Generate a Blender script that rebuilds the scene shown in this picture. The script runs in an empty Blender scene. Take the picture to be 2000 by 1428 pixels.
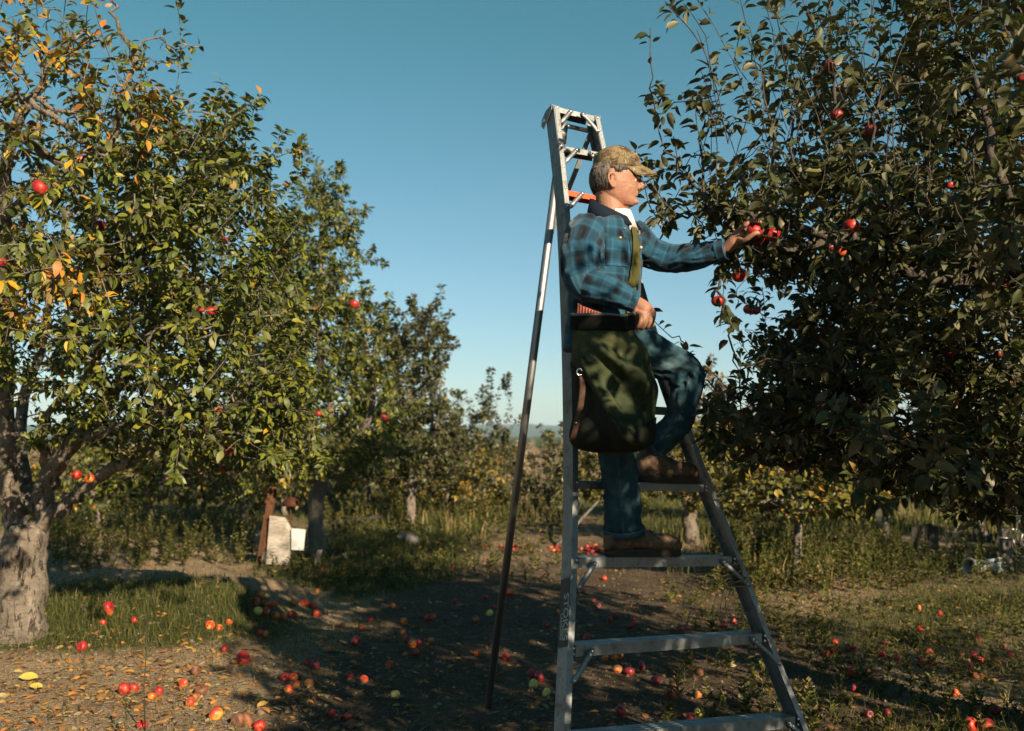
import bpy, bmesh, math, random, colorsys
import numpy as np
from mathutils import Vector, Matrix, noise, kdtree
from mathutils.bvhtree import BVHTree
R = math.radians; HAZE = True
scene = bpy.context.scene
COL = scene.collection
# ------------------------------------------------------------------ camera, sky, sun, exposure
CAM_H = 1.45
FPX = 1944.0                       # focal length in photo pixels (35 mm on a 36 mm sensor, 2000 px wide)
PITCH = math.atan((850 - 714) / FPX)
cam_d = bpy.data.cameras.new('camera'); cam = bpy.data.objects.new('camera', cam_d); COL.objects.link(cam)
cam.location = (0, 0, CAM_H); cam.rotation_euler = (R(90) + PITCH, 0, 0)
cam_d.sensor_width = 36.0; cam_d.lens = 36.0 * FPX / 2000.0
cam_d.clip_start = 0.05; cam_d.clip_end = 9000
cam_d.dof.use_dof = True; cam_d.dof.focus_distance = 4.15; cam_d.dof.aperture_fstop = 3.2
scene.camera = cam
SUN_AZ = (0.52, -0.854); SUN_EL = R(24.5)
SUN_DIR = Vector((SUN_AZ[0] * math.cos(SUN_EL), SUN_AZ[1] * math.cos(SUN_EL), math.sin(SUN_EL))).normalized()
w = bpy.data.worlds.new('World'); scene.world = w; w.use_nodes = True
nt = w.node_tree; nt.nodes.clear()
sky = nt.nodes.new('ShaderNodeTexSky'); sky.sky_type = 'NISHITA'; sky.sun_disc = False
sky.sun_elevation = SUN_EL; sky.sun_rotation = math.atan2(SUN_DIR.x, SUN_DIR.y)
sky.altitude = 100; sky.air_density = 1.0; sky.dust_density = 0.35; sky.ozone_density = 1.0
tintn = nt.nodes.new('ShaderNodeMix'); tintn.data_type = 'RGBA'; tintn.blend_type = 'MULTIPLY'; tintn.inputs[0].default_value = 1.0
tcn = nt.nodes.new('ShaderNodeTexCoord'); sepn = nt.nodes.new('ShaderNodeSeparateXYZ'); rampn = nt.nodes.new('ShaderNodeValToRGB')
nt.links.new(tcn.outputs['Generated'], sepn.inputs[0]); nt.links.new(sepn.outputs[2], rampn.inputs[0])
rampn.color_ramp.elements[0].position = 0.0; rampn.color_ramp.elements[0].color = (0.73, 0.84, 0.98, 1)
rampn.color_ramp.elements[1].position = 0.38; rampn.color_ramp.elements[1].color = (0.35, 0.83, 0.78, 1)
nt.links.new(rampn.outputs[0], tintn.inputs[7])
bg = nt.nodes.new('ShaderNodeBackground'); bg.inputs[1].default_value = 0.0505
wo = nt.nodes.new('ShaderNodeOutputWorld')
hs = nt.nodes.new('ShaderNodeHueSaturation'); hs.inputs['Saturation'].default_value = 0.86
nt.links.new(sky.outputs[0], hs.inputs['Color']); nt.links.new(hs.outputs[0], tintn.inputs[6]); nt.links.new(tintn.outputs[2], bg.inputs[0]); nt.links.new(bg.outputs[0], wo.inputs[0])
sun_d = bpy.data.lights.new('sun', 'SUN'); sun_d.energy = 5.0; sun_d.angle = R(0.53); sun_d.color = (1.0, 0.81, 0.57)
sun = bpy.data.objects.new('sun', sun_d); COL.objects.link(sun)
sun.rotation_euler = SUN_DIR.to_track_quat('Z', 'Y').to_euler(); sun.location = (8, -8, 9)
scene.view_settings.view_transform = 'Standard'; scene.view_settings.look = 'None'
scene.view_settings.exposure = 1.15; scene.view_settings.gamma = 1.0; scene.view_settings.use_curve_mapping = False
scene.render.engine = 'CYCLES'
cy = scene.cycles
cy.max_bounces = 6; cy.diffuse_bounces = 2; cy.glossy_bounces = 2; cy.transmission_bounces = 3; cy.transparent_max_bounces = 6; cy.volume_bounces = 0
cy.use_denoising = True; cy.caustics_reflective = False; cy.caustics_refractive = False

# ------------------------------------------------------------------ projection helpers
CP, SP = math.cos(PITCH), math.sin(PITCH)
def ray(px, py):
    dx = (px - 1000) / FPX; dy = -(py - 714) / FPX
    return Vector((dx, CP - SP * dy, SP + CP * dy))
CAMV = Vector((0, 0, CAM_H))
def at(px, py, Y):
    d = ray(px, py); return CAMV + d * (Y / d.y)
def proj(P):                       # (N,3) -> px, py, depth
    P = np.asarray(P, dtype=float); Q = P - np.array([0, 0, CAM_H])
    f = Q[..., 1] * CP + Q[..., 2] * SP; u = -Q[..., 1] * SP + Q[..., 2] * CP
    fs = np.where(np.abs(f) < 1e-6, 1e-6, f)
    return 1000 + FPX * Q[..., 0] / fs, 714 - FPX * u / fs, f

# ------------------------------------------------------------------ object helpers
def tag(o, label=None, cat=None, group=None, kind=None):
    if label: o['label'] = label
    if cat: o['category'] = cat
    if group: o['group'] = group
    if kind: o['kind'] = kind
    return o
def empty(name, loc=(0, 0, 0)):
    o = bpy.data.objects.new(name, None); o.empty_display_size = 0.1; o.location = loc; COL.objects.link(o); return o
def link(name, me, parent=None, mat=None):
    o = bpy.data.objects.new(name, me); COL.objects.link(o)
    if mat is not None and not me.materials: me.materials.append(mat)
    if parent is not None: adopt(o, parent)
    return o
def adopt(o, parent):              # meshes are authored in world coordinates; parents only translate / have identity rotation
    o.parent = parent
    p = Vector((0, 0, 0)); q = parent
    while q is not None: p += Vector(q.location); q = q.parent
    o.location = Vector(o.location) - p
def mesh_np(name, V, faces, smooth=True, mats=(), attrs=None, matidx=None):
    """faces: list of int arrays, each (n,k)"""
    me = bpy.data.meshes.new(name)
    V = np.asarray(V, dtype=np.float32)
    me.vertices.add(len(V)); me.vertices.foreach_set('co', V.ravel())
    faces = [np.asarray(f, dtype=np.int32) for f in faces if len(f)]
    tot = sum(f.size for f in faces); nf = sum(len(f) for f in faces)
    me.loops.add(tot); me.loops.foreach_set('vertex_index', np.concatenate([f.ravel() for f in faces]))
    me.polygons.add(nf)
    lt = np.concatenate([np.full(len(f), f.shape[1], dtype=np.int32) for f in faces])
    ls = np.concatenate([[0], np.cumsum(lt)[:-1]]).astype(np.int32)
    me.polygons.foreach_set('loop_start', ls); me.polygons.foreach_set('loop_total', lt)
    me.polygons.foreach_set('use_smooth', np.full(nf, smooth, dtype=bool))
    if matidx is not None: me.polygons.foreach_set('material_index', np.asarray(matidx, dtype=np.int32))
    for m in mats: me.materials.append(m)
    if attrs:
        for k, a in attrs.items():
            a = np.asarray(a, dtype=np.float32)
            if a.ndim == 1:
                at_ = me.attributes.new(k, 'FLOAT', 'POINT'); at_.data.foreach_set('value', a)
            else:
                at_ = me.attributes.new(k, 'FLOAT_VECTOR', 'POINT'); at_.data.foreach_set('vector', a.ravel())
    me.update(); me.validate(); return me
class MB:
    """collects boxes, bars, tubes, lofts into one mesh"""
    def __init__(s): s.V = []; s.F = {}; s.n = 0
    def add(s, V, faces):
        V = np.asarray(V, dtype=float); s.V.append(V)
        for f in faces:
            f = np.asarray(f, dtype=int)
            if len(f): s.F.setdefault(f.shape[1], []).append(f + s.n)
        s.n += len(V)
    def box(s, c, X, Y, Z):         # centre and three half-vectors
        c, X, Y, Z = map(np.array, (c, X, Y, Z))
        V = [c + a * X + b * Y + d * Z for a in (-1, 1) for b in (-1, 1) for d in (-1, 1)]
        s.add(V, [np.array([[0, 1, 3, 2], [4, 6, 7, 5], [0, 4, 5, 1], [2, 3, 7, 6], [0, 2, 6, 4], [1, 5, 7, 3]])])
    def bar(s, a, b, wv, hv):       # bar from a to b with half width vectors
        a = Vector(a); b = Vector(b); s.box((a + b) / 2, (b - a) / 2, wv, hv)
    def tube(s, pts, rad, n=10, cap=True):
        pts = np.array([tuple(p) for p in pts], dtype=float); m = len(pts)
        rad = np.full(m, rad) if np.isscalar(rad) else np.asarray(rad)
        T = np.gradient(pts, axis=0); T /= np.linalg.norm(T, axis=1)[:, None] + 1e-12
        ref = np.array([0, 0, 1.]) if abs(T[0][2]) < 0.9 else np.array([1., 0, 0])
        A = np.cross(T[0], ref); A /= np.linalg.norm(A); rings = []
        an = np.linspace(0, 2 * np.pi, n, endpoint=False); ca, sa = np.cos(an)[:, None], np.sin(an)[:, None]
        for i in range(m):
            A = A - T[i] * A.dot(T[i]); A /= np.linalg.norm(A) + 1e-12; B = np.cross(T[i], A)
            rings.append(pts[i] + rad[i] * (ca * A + sa * B))
        s.rings(rings, cap)
    def rings(s, rings, cap=True):
        m = len(rings); n = len(rings[0]); V = np.concatenate(rings)
        i = np.arange(m - 1)[:, None] * n; j = np.arange(n)[None, :]; k = (j + 1) % n
        q = np.stack([i + j, i + k, i + n + k, i + n + j], -1).reshape(-1, 4); fs = [q]
        if cap:
            V = np.concatenate([V, [rings[0].mean(0)], [rings[-1].mean(0)]])
            a, b = m * n, m * n + 1; jj = np.arange(n); kk = (jj + 1) % n
            fs.append(np.stack([np.full(n, a), kk, jj], -1)); fs.append(np.stack([np.full(n, b), (m - 1) * n + jj, (m - 1) * n + kk], -1))
        s.add(V, fs)
    def mesh(s, name, mat=None, smooth=True, attrs=None):
        return mesh_np(name, np.concatenate(s.V), [np.concatenate(v) for v in s.F.values()], smooth, [mat] if mat else [], attrs)
    def build(s, name, mat, parent=None, smooth=False, bevel=0.0, auto=None):
        me = s.mesh(name, mat, smooth); o = link(name, me, parent)
        if bevel:
            b = o.modifiers.new('bevel', 'BEVEL'); b.width = bevel; b.segments = 2; b.limit_method = 'ANGLE'; b.angle_limit = R(40)
        return o
def catmull(P, per=6):
    P = [np.array(tuple(p), dtype=float) for p in P]; P = [2 * P[0] - P[1]] + P + [2 * P[-1] - P[-2]]; out = []
    for i in range(1, len(P) - 2):
        a, b, c, d = P[i - 1:i + 3]
        for k in range(per):
            t = k / per
            out.append(0.5 * (2 * b + (c - a) * t + (2 * a - 5 * b + 4 * c - d) * t * t + (3 * b - a - 3 * c + d) * t ** 3))
    out.append(P[-2]); return np.array(out)
def evalmesh(o):
    dg = bpy.context.evaluated_depsgraph_get(); return bpy.data.meshes.new_from_object(o.evaluated_get(dg))
def remesh_union(mb, name, voxel, smooth_it=4):
    me = mb.mesh(name + '_src'); o = bpy.data.objects.new('tmp', me); COL.objects.link(o)
    m = o.modifiers.new('r', 'REMESH'); m.mode = 'VOXEL'; m.voxel_size = voxel
    s = o.modifiers.new('s', 'SMOOTH'); s.factor = 0.5; s.iterations = smooth_it
    bpy.context.view_layer.update(); out = evalmesh(o); bpy.data.objects.remove(o); bpy.data.meshes.remove(me)
    out.name = name
    out.polygons.foreach_set('use_smooth', np.ones(len(out.polygons), dtype=bool)); return out
def getco(me):
    a = np.empty(len(me.vertices) * 3, dtype=np.float32); me.vertices.foreach_get('co', a); return a.reshape(-1, 3).astype(float)
def setco(me, V): me.vertices.foreach_set('co', np.asarray(V, dtype=np.float32).ravel()); me.update()
def getno(me):
    a = np.empty(len(me.vertices) * 3, dtype=np.float32); me.vertex_normals.foreach_get('vector', a); return a.reshape(-1, 3).astype(float)
def addattr(me, k, a):
    a = np.asarray(a, dtype=np.float32)
    if a.ndim == 1: me.attributes.new(k, 'FLOAT', 'POINT').data.foreach_set('value', a)
    else: me.attributes.new(k, 'FLOAT_VECTOR', 'POINT').data.foreach_set('vector', a.ravel())
def fbm(P, sc, oct=3, seed=0.0):
    o = Vector((seed * 7.3, seed * 3.1, seed * 5.7))
    return np.array([noise.fractal(Vector(p) * sc + o, 0.6, 2.0, oct) for p in P])

# ------------------------------------------------------------------ materials
class NT:
    def __init__(s, name, rough=0.8, spec=0.3, metal=0.0):
        s.m = bpy.data.materials.new(name); s.m.use_nodes = True; s.t = s.m.node_tree; s.N = s.t.nodes; s.L = s.t.links
        s.b = s.N['Principled BSDF']; s.out = s.N['Material Output']
        s.b.inputs['Roughness'].default_value = rough; s.b.inputs['Metallic'].default_value = metal
        s.b.inputs['Specular IOR Level'].default_value = spec
    def n(s, t, **kw):
        x = s.N.new(t)
        for k, v in kw.items(): setattr(x, k, v)
        return x
    def set(s, sock, v):
        if hasattr(v, 'is_linked') or isinstance(v, bpy.types.NodeSocket): s.L.new(v, sock)
        else: sock.default_value = v
    def coord(s, kind='Object'): return s.n('ShaderNodeTexCoord').outputs[kind]
    def attr(s, name, out='Fac'): a = s.n('ShaderNodeAttribute'); a.attribute_name = name; return a.outputs[out]
    def noise(s, vec, scale, detail=4, rough=0.6, dist=0.0):
        x = s.n('ShaderNodeTexNoise'); s.L.new(vec, x.inputs['Vector']); x.inputs['Scale'].default_value = scale
        x.inputs['Detail'].default_value = detail; x.inputs['Roughness'].default_value = rough; x.inputs['Distortion'].default_value = dist
        return x.outputs['Fac']
    def voro(s, vec, scale, out='Distance'):
        x = s.n('ShaderNodeTexVoronoi'); s.L.new(vec, x.inputs['Vector']); x.inputs['Scale'].default_value = scale; return x.outputs[out]
    def map(s, vec, scale=(1, 1, 1), rot=(0, 0, 0), loc=(0, 0, 0)):
        x = s.n('ShaderNodeMapping'); s.L.new(vec, x.inputs[0]); x.inputs['Scale'].default_value = scale; x.inputs['Rotation'].default_value = rot; x.inputs['Location'].default_value = loc
        return x.outputs[0]
    def ramp(s, fac, stops, interp='LINEAR'):
        x = s.n('ShaderNodeValToRGB'); s.L.new(fac, x.inputs[0]); r = x.color_ramp; r.interpolation = interp
        while len(r.elements) < len(stops): r.elements.new(0.5)
        for e, (p, c) in zip(r.elements, stops):
            e.position = p; e.color = (c, c, c, 1) if np.isscalar(c) else tuple(c) + (1,)
        return x.outputs[0]
    def mix(s, f, a, b, blend='MIX'):
        x = s.n('ShaderNodeMix', data_type='RGBA', blend_type=blend)
        s.set(x.inputs[0], f)
        for i, v in ((6, a), (7, b)):
            if isinstance(v, (tuple, list)) and len(v) == 3: v = tuple(v) + (1,)
            s.set(x.inputs[i], v)
        return x.outputs[2]
    def math(s, op, a, b=0.0, c=0.0):
        x = s.n('ShaderNodeMath', operation=op)
        s.set(x.inputs[0], a); s.set(x.inputs[1], b); s.set(x.inputs[2], c); return x.outputs[0]
    def sep(s, vec): x = s.n('ShaderNodeSeparateXYZ'); s.L.new(vec, x.inputs[0]); return x.outputs
    def color(s, v): s.set(s.b.inputs['Base Color'], tuple(v) + (1,) if isinstance(v, tuple) and len(v) == 3 else v); return s
    def bump(s, h, strength=0.3, dist=0.01):
        x = s.n('ShaderNodeBump'); s.L.new(h, x.inputs['Height']); x.inputs['Strength'].default_value = strength; x.inputs['Distance'].default_value = dist
        s.L.new(x.outputs[0], s.b.inputs['Normal']); return s
    def rough(s, v): s.set(s.b.inputs['Roughness'], v); return s
def leaf_material(name, stops, back=(0.17, 0.18, 0.10), trans=0.20, rough=0.5):
    k = NT(name, rough, 0.35)
    c = k.ramp(k.attr('tint'), stops)
    nz = k.noise(k.coord('Object'), 28, 3)
    c = k.mix(k.ramp(nz, [(0.3, 0.0), (0.75, 0.55)]), c, (0.10, 0.085, 0.025), 'MIX') if False else k.mix(k.math('MULTIPLY', nz, 0.35), c, (0.05, 0.05, 0.015))
    geo = k.n('ShaderNodeNewGeometry')
    c2 = k.mix(k.math('MULTIPLY', geo.outputs['Backfacing'], 0.55), c, back)
    k.color(c2)
    tr = k.n('ShaderNodeBsdfTranslucent'); k.L.new(k.mix(1.0, c, (0.9, 1.0, 0.35), 'MULTIPLY'), tr.inputs[0])
    ms = k.n('ShaderNodeMixShader'); ms.inputs[0].default_value = trans
    k.L.new(k.b.outputs[0], ms.inputs[1]); k.L.new(tr.outputs[0], ms.inputs[2]); k.L.new(ms.outputs[0], k.out.inputs[0])
    return k.m
GREENS = [(0.0, (0.020, 0.036, 0.008)), (0.3, (0.070, 0.098, 0.013)), (0.65, (0.175, 0.190, 0.020)), (0.86, (0.26, 0.235, 0.022)), (0.92, (0.50, 0.29, 0.022)), (0.97, (0.46, 0.16, 0.02)), (1.0, (0.22, 0.09, 0.025))]
DULLS = [(0.0, (0.024, 0.036, 0.013)), (0.4, (0.056, 0.066, 0.020)), (0.75, (0.100, 0.102, 0.032)), (0.9, (0.16, 0.14, 0.045)), (0.96, (0.24, 0.15, 0.05)), (1.0, (0.26, 0.10, 0.03))]
YELLOWS = [(0.0, (0.05, 0.065, 0.014)), (0.4, (0.12, 0.12, 0.02)), (0.7, (0.22, 0.18, 0.025)), (0.9, (0.38, 0.24, 0.03)), (1.0, (0.40, 0.17, 0.03))]
RUSSETS = [(0.0, (0.08, 0.065, 0.03)), (0.5, (0.20, 0.145, 0.075)), (0.8, (0.27, 0.18, 0.11)), (1.0, (0.30, 0.185, 0.12))]
M = {}
M['leaf_green'] = leaf_material('leaf_green', GREENS)
M['leaf_dull'] = leaf_material('leaf_dull', DULLS, back=(0.22, 0.21, 0.14))
M['leaf_yellow'] = leaf_material('leaf_yellow', YELLOWS)
M['leaf_russet'] = leaf_material('leaf_russet', RUSSETS, back=(0.2, 0.15, 0.1))
def bark(name, lo, hi, sc=9, strength=0.7):
    k = NT(name, 0.9, 0.15); c = k.coord('Object')
    a = k.noise(k.map(c, (1, 1, 0.45)), sc, 6, 0.65, 0.4); b = k.noise(k.map(c, (1, 1, 1.7)), sc * 2.6, 5, 0.7, 0.6)
    f = k.noise(c, 2.2, 3); cr = k.noise(k.map(c, (1, 1, 0.28)), sc * 3.4, 4, 0.7, 1.0)
    crack = k.ramp(cr, [(0.36, 1.0), (0.44, 0.0)]); scar = k.ramp(b, [(0.62, 0.0), (0.70, 1.0)])
    col = k.ramp(k.math('ADD', k.math('MULTIPLY', a, 0.7), k.math('MULTIPLY', b, 0.3)), [(0.3, lo), (0.52, tuple((p + q) / 2 for p, q in zip(lo, hi))), (0.68, hi)])
    col = k.mix(k.ramp(f, [(0.4, 0), (0.7, 0.6)]), col, lo); col = k.mix(k.math('MULTIPLY', scar, 0.55), col, tuple(x * 0.5 for x in lo)); col = k.mix(k.math('MULTIPLY', crack, 0.75), col, tuple(x * 0.35 for x in lo))
    col = k.mix(k.ramp(k.noise(c, 7, 5, .75), [(0.60, 0), (0.68, 0.5)]), col, (0.16, 0.17, 0.10)); k.color(col)
    k.bump(k.math('SUBTRACT', k.math('ADD', a, k.math('MULTIPLY', b, 0.6)), k.math('MULTIPLY', crack, 0.8)), strength, 0.03); return k.m
M['bark_pale'] = bark('bark_pale', (0.095, 0.078, 0.062), (0.30, 0.255, 0.205), 9, 1.0)
M['bark_grey'] = bark('bark_grey', (0.11, 0.09, 0.075), (0.28, 0.235, 0.19), 12)
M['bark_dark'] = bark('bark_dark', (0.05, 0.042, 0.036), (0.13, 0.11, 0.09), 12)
def plain(name, col, rough=0.7, spec=0.3, metal=0.0, var=0.25, sc=14, bump=0.15):
    k = NT(name, rough, spec, metal); c = k.coord('Object'); a = k.noise(c, sc, 5)
    k.color(k.mix(a, tuple(x * (1 - var) for x in col), tuple(min(1, x * (1 + var)) for x in col)))
    if bump: k.bump(k.noise(c, sc * 3, 4), bump, 0.004)
    return k.m
# ================================================================== terrain
def sst(a, b, x): t = np.clip((x - a) / (b - a), 0, 1); return t * t * (3 - 2 * t)
def gz(x, y):
    x = np.asarray(x, float); y = np.asarray(y, float)
    m = 0.27 * sst(6.2, 8.5, y + 0.25 * np.sin(x * 1.7)) * (1 - sst(8.75, 9.5, y + 0.3 * np.sin(x * 2.3 + 1) + 0.1 * np.sin(x * 7))) * sst(-4.5, -3.5, x) * (1 - sst(-2.35, -1.5, x + 0.1 * np.sin(y * 4)))
    b = 0.022 * np.sin(x * 1.3 + 0.7) * np.sin(y * 0.9 + 0.4) + 0.014 * np.sin(x * 3.1 + y * 1.1) + 0.009 * np.sin(x * 6.7 - y * 5.3) + 0.006 * np.sin(x * 13.1 + y * 9.7) * np.sin(y * 11.3)
    b = b * np.exp(-np.maximum(0, np.hypot(x, y) - 30) / 40)
    return m + b
def gpt(px, py):                   # ground point under a photo pixel
    d = ray(px, py); t = 1.0
    for k in range(4000):
        p = CAMV + d * t
        if p.z <= float(gz(p.x, p.y)): break
        t += 0.02
    return Vector((p.x, p.y, float(gz(p.x, p.y))))
def axis(fine0, fine1, step, lo, hi, g=1.22):
    a = list(np.arange(fine0, fine1, step)); s = step
    while a[-1] < hi: s = s * g; a.append(a[-1] + s)
    s = step
    while a[0] > lo: s = s * g; a.insert(0, a[0] - s)
    return np.array(a)
gx = axis(-6.5, 6.5, 0.085, -5000, 5000); gy = axis(2.5, 15, 0.085, -5000, 5000)
X, Y = np.meshgrid(gx, gy); nx, ny = len(gx), len(gy)
V = np.stack([X, Y, gz(X, Y)], -1).reshape(-1, 3)
ii = (np.arange(ny - 1)[:, None] * nx + np.arange(nx - 1)[None, :]).ravel()
def cover(x, y):                   # how grassy the ground is, 0 bare .. 1 green
    x = np.asarray(x, float); y = np.asarray(y, float)
    n = 0.5 + 0.25 * np.sin(x * 1.9 + 1.3 * np.sin(y * 1.1)) + 0.25 * np.sin(y * 1.7 + 1.1 * np.sin(x * 2.3 + 2))
    path = np.exp(-((x - 0.15 - 0.02 * y) / 1.0) ** 2)                       # worn wheel track under the ladder
    left = np.exp(-((x + 2.7) / 1.3) ** 2 - ((y - 7.4) / 0.85) ** 2) * 0.9   # turf on the mound's near flank
    verge = np.exp(-((x + 1.4) / 1.0) ** 2) * sst(8.6, 10.4, y) * 1.15
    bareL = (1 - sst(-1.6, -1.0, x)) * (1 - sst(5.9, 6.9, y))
    mt = sst(8.2, 8.8, y) * (1 - sst(9.6, 10, y)) * (1 - sst(-2, -1.5, x)) * sst(-4.5, -4, x)
    right = sst(1.4, 2.4, x) * 0.30
    c = 0.35 * n + left + verge + right + 0.5 * sst(14, 18, y) - 0.6 * path - 0.55 * bareL - 0.6 * mt
    return np.clip(c, 0, 1)
k = NT('soil', 0.95, 0.1); c = k.coord('Object')
n1 = k.noise(c, 1.3, 5, 0.65, 0.5); n2 = k.noise(c, 14, 6, 0.7); n3 = k.noise(c, 90, 4, 0.7); v1 = k.voro(c, 38)
dirt = k.ramp(k.math('ADD', k.math('MULTIPLY', n2, 0.6), k.math('MULTIPLY', n1, 0.4)), [(0.3, (0.040, 0.029, 0.021)), (0.5, (0.092, 0.066, 0.045)), (0.66, (0.20, 0.145, 0.098))])
dirt = k.mix(k.ramp(n3, [(0.5, 0), (0.68, 0.75)]), dirt, (0.24, 0.18, 0.11))
dirt = k.mix(k.ramp(k.noise(c, 55, 3), [(0.60, 0), (0.72, 0.6)]), dirt, (0.035, 0.028, 0.02))
lit_soil = k.ramp(k.math('ADD', k.attr('dry'), k.math('MULTIPLY', k.math('SUBTRACT', n1, 0.5), 0.8)), [(0.35, 0), (0.7, 1)])  # sunlight painted into the soil: lighter colour where the 'dry' mask is high
dirt = k.mix(lit_soil, dirt, k.mix(k.ramp(n3, [(0.42, 0), (0.62, 1)]), k.ramp(n2, [(0.3, (0.12, 0.078, 0.044)), (0.5, (0.24, 0.165, 0.098)), (0.68, (0.36, 0.26, 0.16))]), (0.42, 0.32, 0.21)))
turf = k.ramp(n2, [(0.3, (0.026, 0.034, 0.010)), (0.6, (0.070, 0.078, 0.024)), (0.75, (0.14, 0.12, 0.05))])
cov = k.attr('cover')
k.color(k.mix(k.ramp(k.math('ADD', cov, k.math('MULTIPLY', k.math('SUBTRACT', n2, 0.5), 0.9)), [(0.32, 0), (0.62, 1)]), dirt, turf))
k.bump(k.math('ADD', k.math('ADD', n2, k.math('MULTIPLY', n3, 0.5)), k.math('MULTIPLY', v1, 0.35)), 1.0, 0.05); M['soil'] = k.m
me = mesh_np('ground', V, [np.stack([ii, ii + 1, ii + nx + 1, ii + nx], -1)], True, [M['soil']], {'cover': cover(V[:, 0], V[:, 1]), 'dry': np.clip((1 - sst(-1.9, -0.6, V[:, 0])) + 0.75 * sst(1.6, 2.6, V[:, 0]) + 0.5 * sst(9.5, 12, V[:, 1]), 0, 1)})  # 'dry' marks the sunlit left, right and far ground, painted lighter than the lane
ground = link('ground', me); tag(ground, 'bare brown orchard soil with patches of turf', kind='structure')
# far ridge
k = NT('forest', 1.0, 0.0); c = k.coord('Object'); k.color(k.ramp(k.noise(c, 0.03, 8, 0.75), [(0.35, (0.018, 0.028, 0.016)), (0.65, (0.05, 0.065, 0.03))])); M['forest'] = k.m
hx = np.linspace(-2600, 2600, 420); hy = np.linspace(1500, 3200, 12)
HX, HY = np.meshgrid(hx, hy)
ht = 25 + 5 * np.sin(HX / 170 + 0.6) + 3 * np.sin(HX / 63 + 2) + 1.3 * np.sin(HX / 17) + 0.6 * np.sin(HX / 7.1 + HX / 31)
prof = np.sin(np.clip((HY - 1500) / 900, 0, 1) * np.pi / 2)
V = np.stack([HX, HY, -1 + prof * ht * (0.9 + 0.1 * np.sin(HY / 60))], -1).reshape(-1, 3)
ii = (np.arange(11)[:, None] * 420 + np.arange(419)[None, :]).ravel()
tag(link('hill', mesh_np('hill', V, [np.stack([ii, ii + 1, ii + 421, ii + 420], -1)], True, [M['forest']])), 'low wooded ridge on the horizon, blue with distance', kind='structure')

# ================================================================== ladder
k = NT('aluminium', 0.42, 0.5, 1.0); c = k.coord('Object')
a = k.noise(k.map(c, (60, 60, 3)), 3, 5, 0.7); b = k.noise(c, 9, 5, 0.7); s_ = k.noise(c, 46, 4, 0.75)
mud = k.ramp(k.noise(c, 15, 6, 0.8), [(0.52, 0), (0.66, 0.8)]); scr = k.ramp(k.noise(k.map(c, (140, 140, 6)), 2.2, 3, .8), [(0.60, 0), (0.66, 0.5)])
k.color(k.mix(mud, k.mix(scr, k.mix(k.ramp(b, [(0.45, 0), (0.72, 0.75)]), k.mix(a, (0.22, 0.24, 0.255), (0.34, 0.36, 0.37)), (0.18, 0.175, 0.165)), (0.46, 0.47, 0.48)), (0.13, 0.115, 0.095)))
k.rough(k.ramp(k.math('ADD', k.math('MULTIPLY', a, 0.5), k.math('MULTIPLY', s_, 0.5)), [(0.3, 0.48), (0.7, 0.72)])); k.bump(k.math('ADD', a, s_), 0.10, 0.002); M['alu'] = k.m
k = NT('aluminium_tube', 0.5, 0.5, 1.0); c = k.coord('Object'); k.color(k.mix(k.noise(c, 12, 5), (0.24, 0.245, 0.25), (0.36, 0.355, 0.35))); M['alu_tube'] = k.m
M['orange'] = plain('orange_paint', (0.75, 0.075, 0.015), 0.5, 0.4)
M['rivet'] = plain('rivet', (0.62, 0.63, 0.64), 0.35, 0.5, 1.0, 0.1, 20, 0)
M['twine'] = plain('twine', (0.20, 0.15, 0.10), 0.95, 0.1)
UL = ray(4700, 1040).normalized()                              # along the steps
NL0 = Vector((UL.y, -UL.x, 0)).normalized()                     # horizontal, towards the camera
LEAN = R(16)
VL = (Vector((0, 0, 1)) * math.cos(LEAN) - NL0 * math.sin(LEAN)); VL = (VL - UL * VL.dot(UL)).normalized()
NL = UL.cross(VL).normalized()
if NL.y > 0: NL = -NL
P0 = at(1116, 1098, 3.95)
def onl(px, py, off=0.0):          # photo pixel -> ladder front plane (off > 0 towards the viewer)
    d = ray(px, py); t = (P0 + NL * off - CAMV).dot(NL) / d.dot(NL); return CAMV + d * t
def ground_end(a, b):               # extend a->b to the ground
    d = (b - a).normalized(); p = b.copy()
    while p.z > float(gz(p.x, p.y)) + 0.004: p += d * 0.01
    return p
LP = [onl(*q) for q in ((1081, 205), (1092, 300), (1103, 409), (1112, 600), (1117, 780), (1118.5, 941), (1116, 1098), (1108.6, 1276), (1102, 1428))]
RP = [onl(*q) for q in ((1171, 227), (1184, 290), (1205, 372), (1264, 579), (1293, 673.5), (1353.5, 847), (1385, 930), (1438.7, 1064), (1502.8, 1233), (1565, 1389))]
LP.append(ground_end(LP[-2], LP[-1])); RP.append(ground_end(RP[-2], RP[-1]))
lad = empty('orchard_ladder', ((LP[-1] + RP[-1]) / 2)); tag(lad, 'tall aluminium tripod orchard ladder with one orange step, the man standing on it', 'ladder')
TW, TD, TF = 0.003, 0.078, 0.028    # web thickness, depth, flange width
def rail(P, side):                  # side +1: web on the left outer side, flanges point right
    P = [Vector(p) for p in catmull(P, 5)]; n = len(P); sec = [(0, 0), (TF, 0), (TF, -TW), (TW, -TW), (TW, -TD + TW), (TF, -TD + TW), (TF, -TD), (0, -TD)]
    mb = MB(); rings = []
    for i, p in enumerate(P): rings.append(np.array([tuple(p + UL * (s * side) + NL * d) for s, d in sec]))
    m = 8; Vv = np.concatenate(rings); q = []
    for i in range(n - 1):
        for j in range(m):
            k2 = (j + 1) % m; f = [i * m + j, i * m + k2, (i + 1) * m + k2, (i + 1) * m + j]; q.append(f if side > 0 else f[::-1])
    mb.add(Vv, [q, [[0, 1, 2, 3], [0, 3, 4, 7], [7, 4, 5, 6]], [[x + (n - 1) * m for x in f] for f in ([3, 2, 1, 0], [7, 4, 3, 0], [6, 5, 4, 7])]])
    return mb.build('rail', M['alu'], lad, False, 0.0012)
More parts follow.
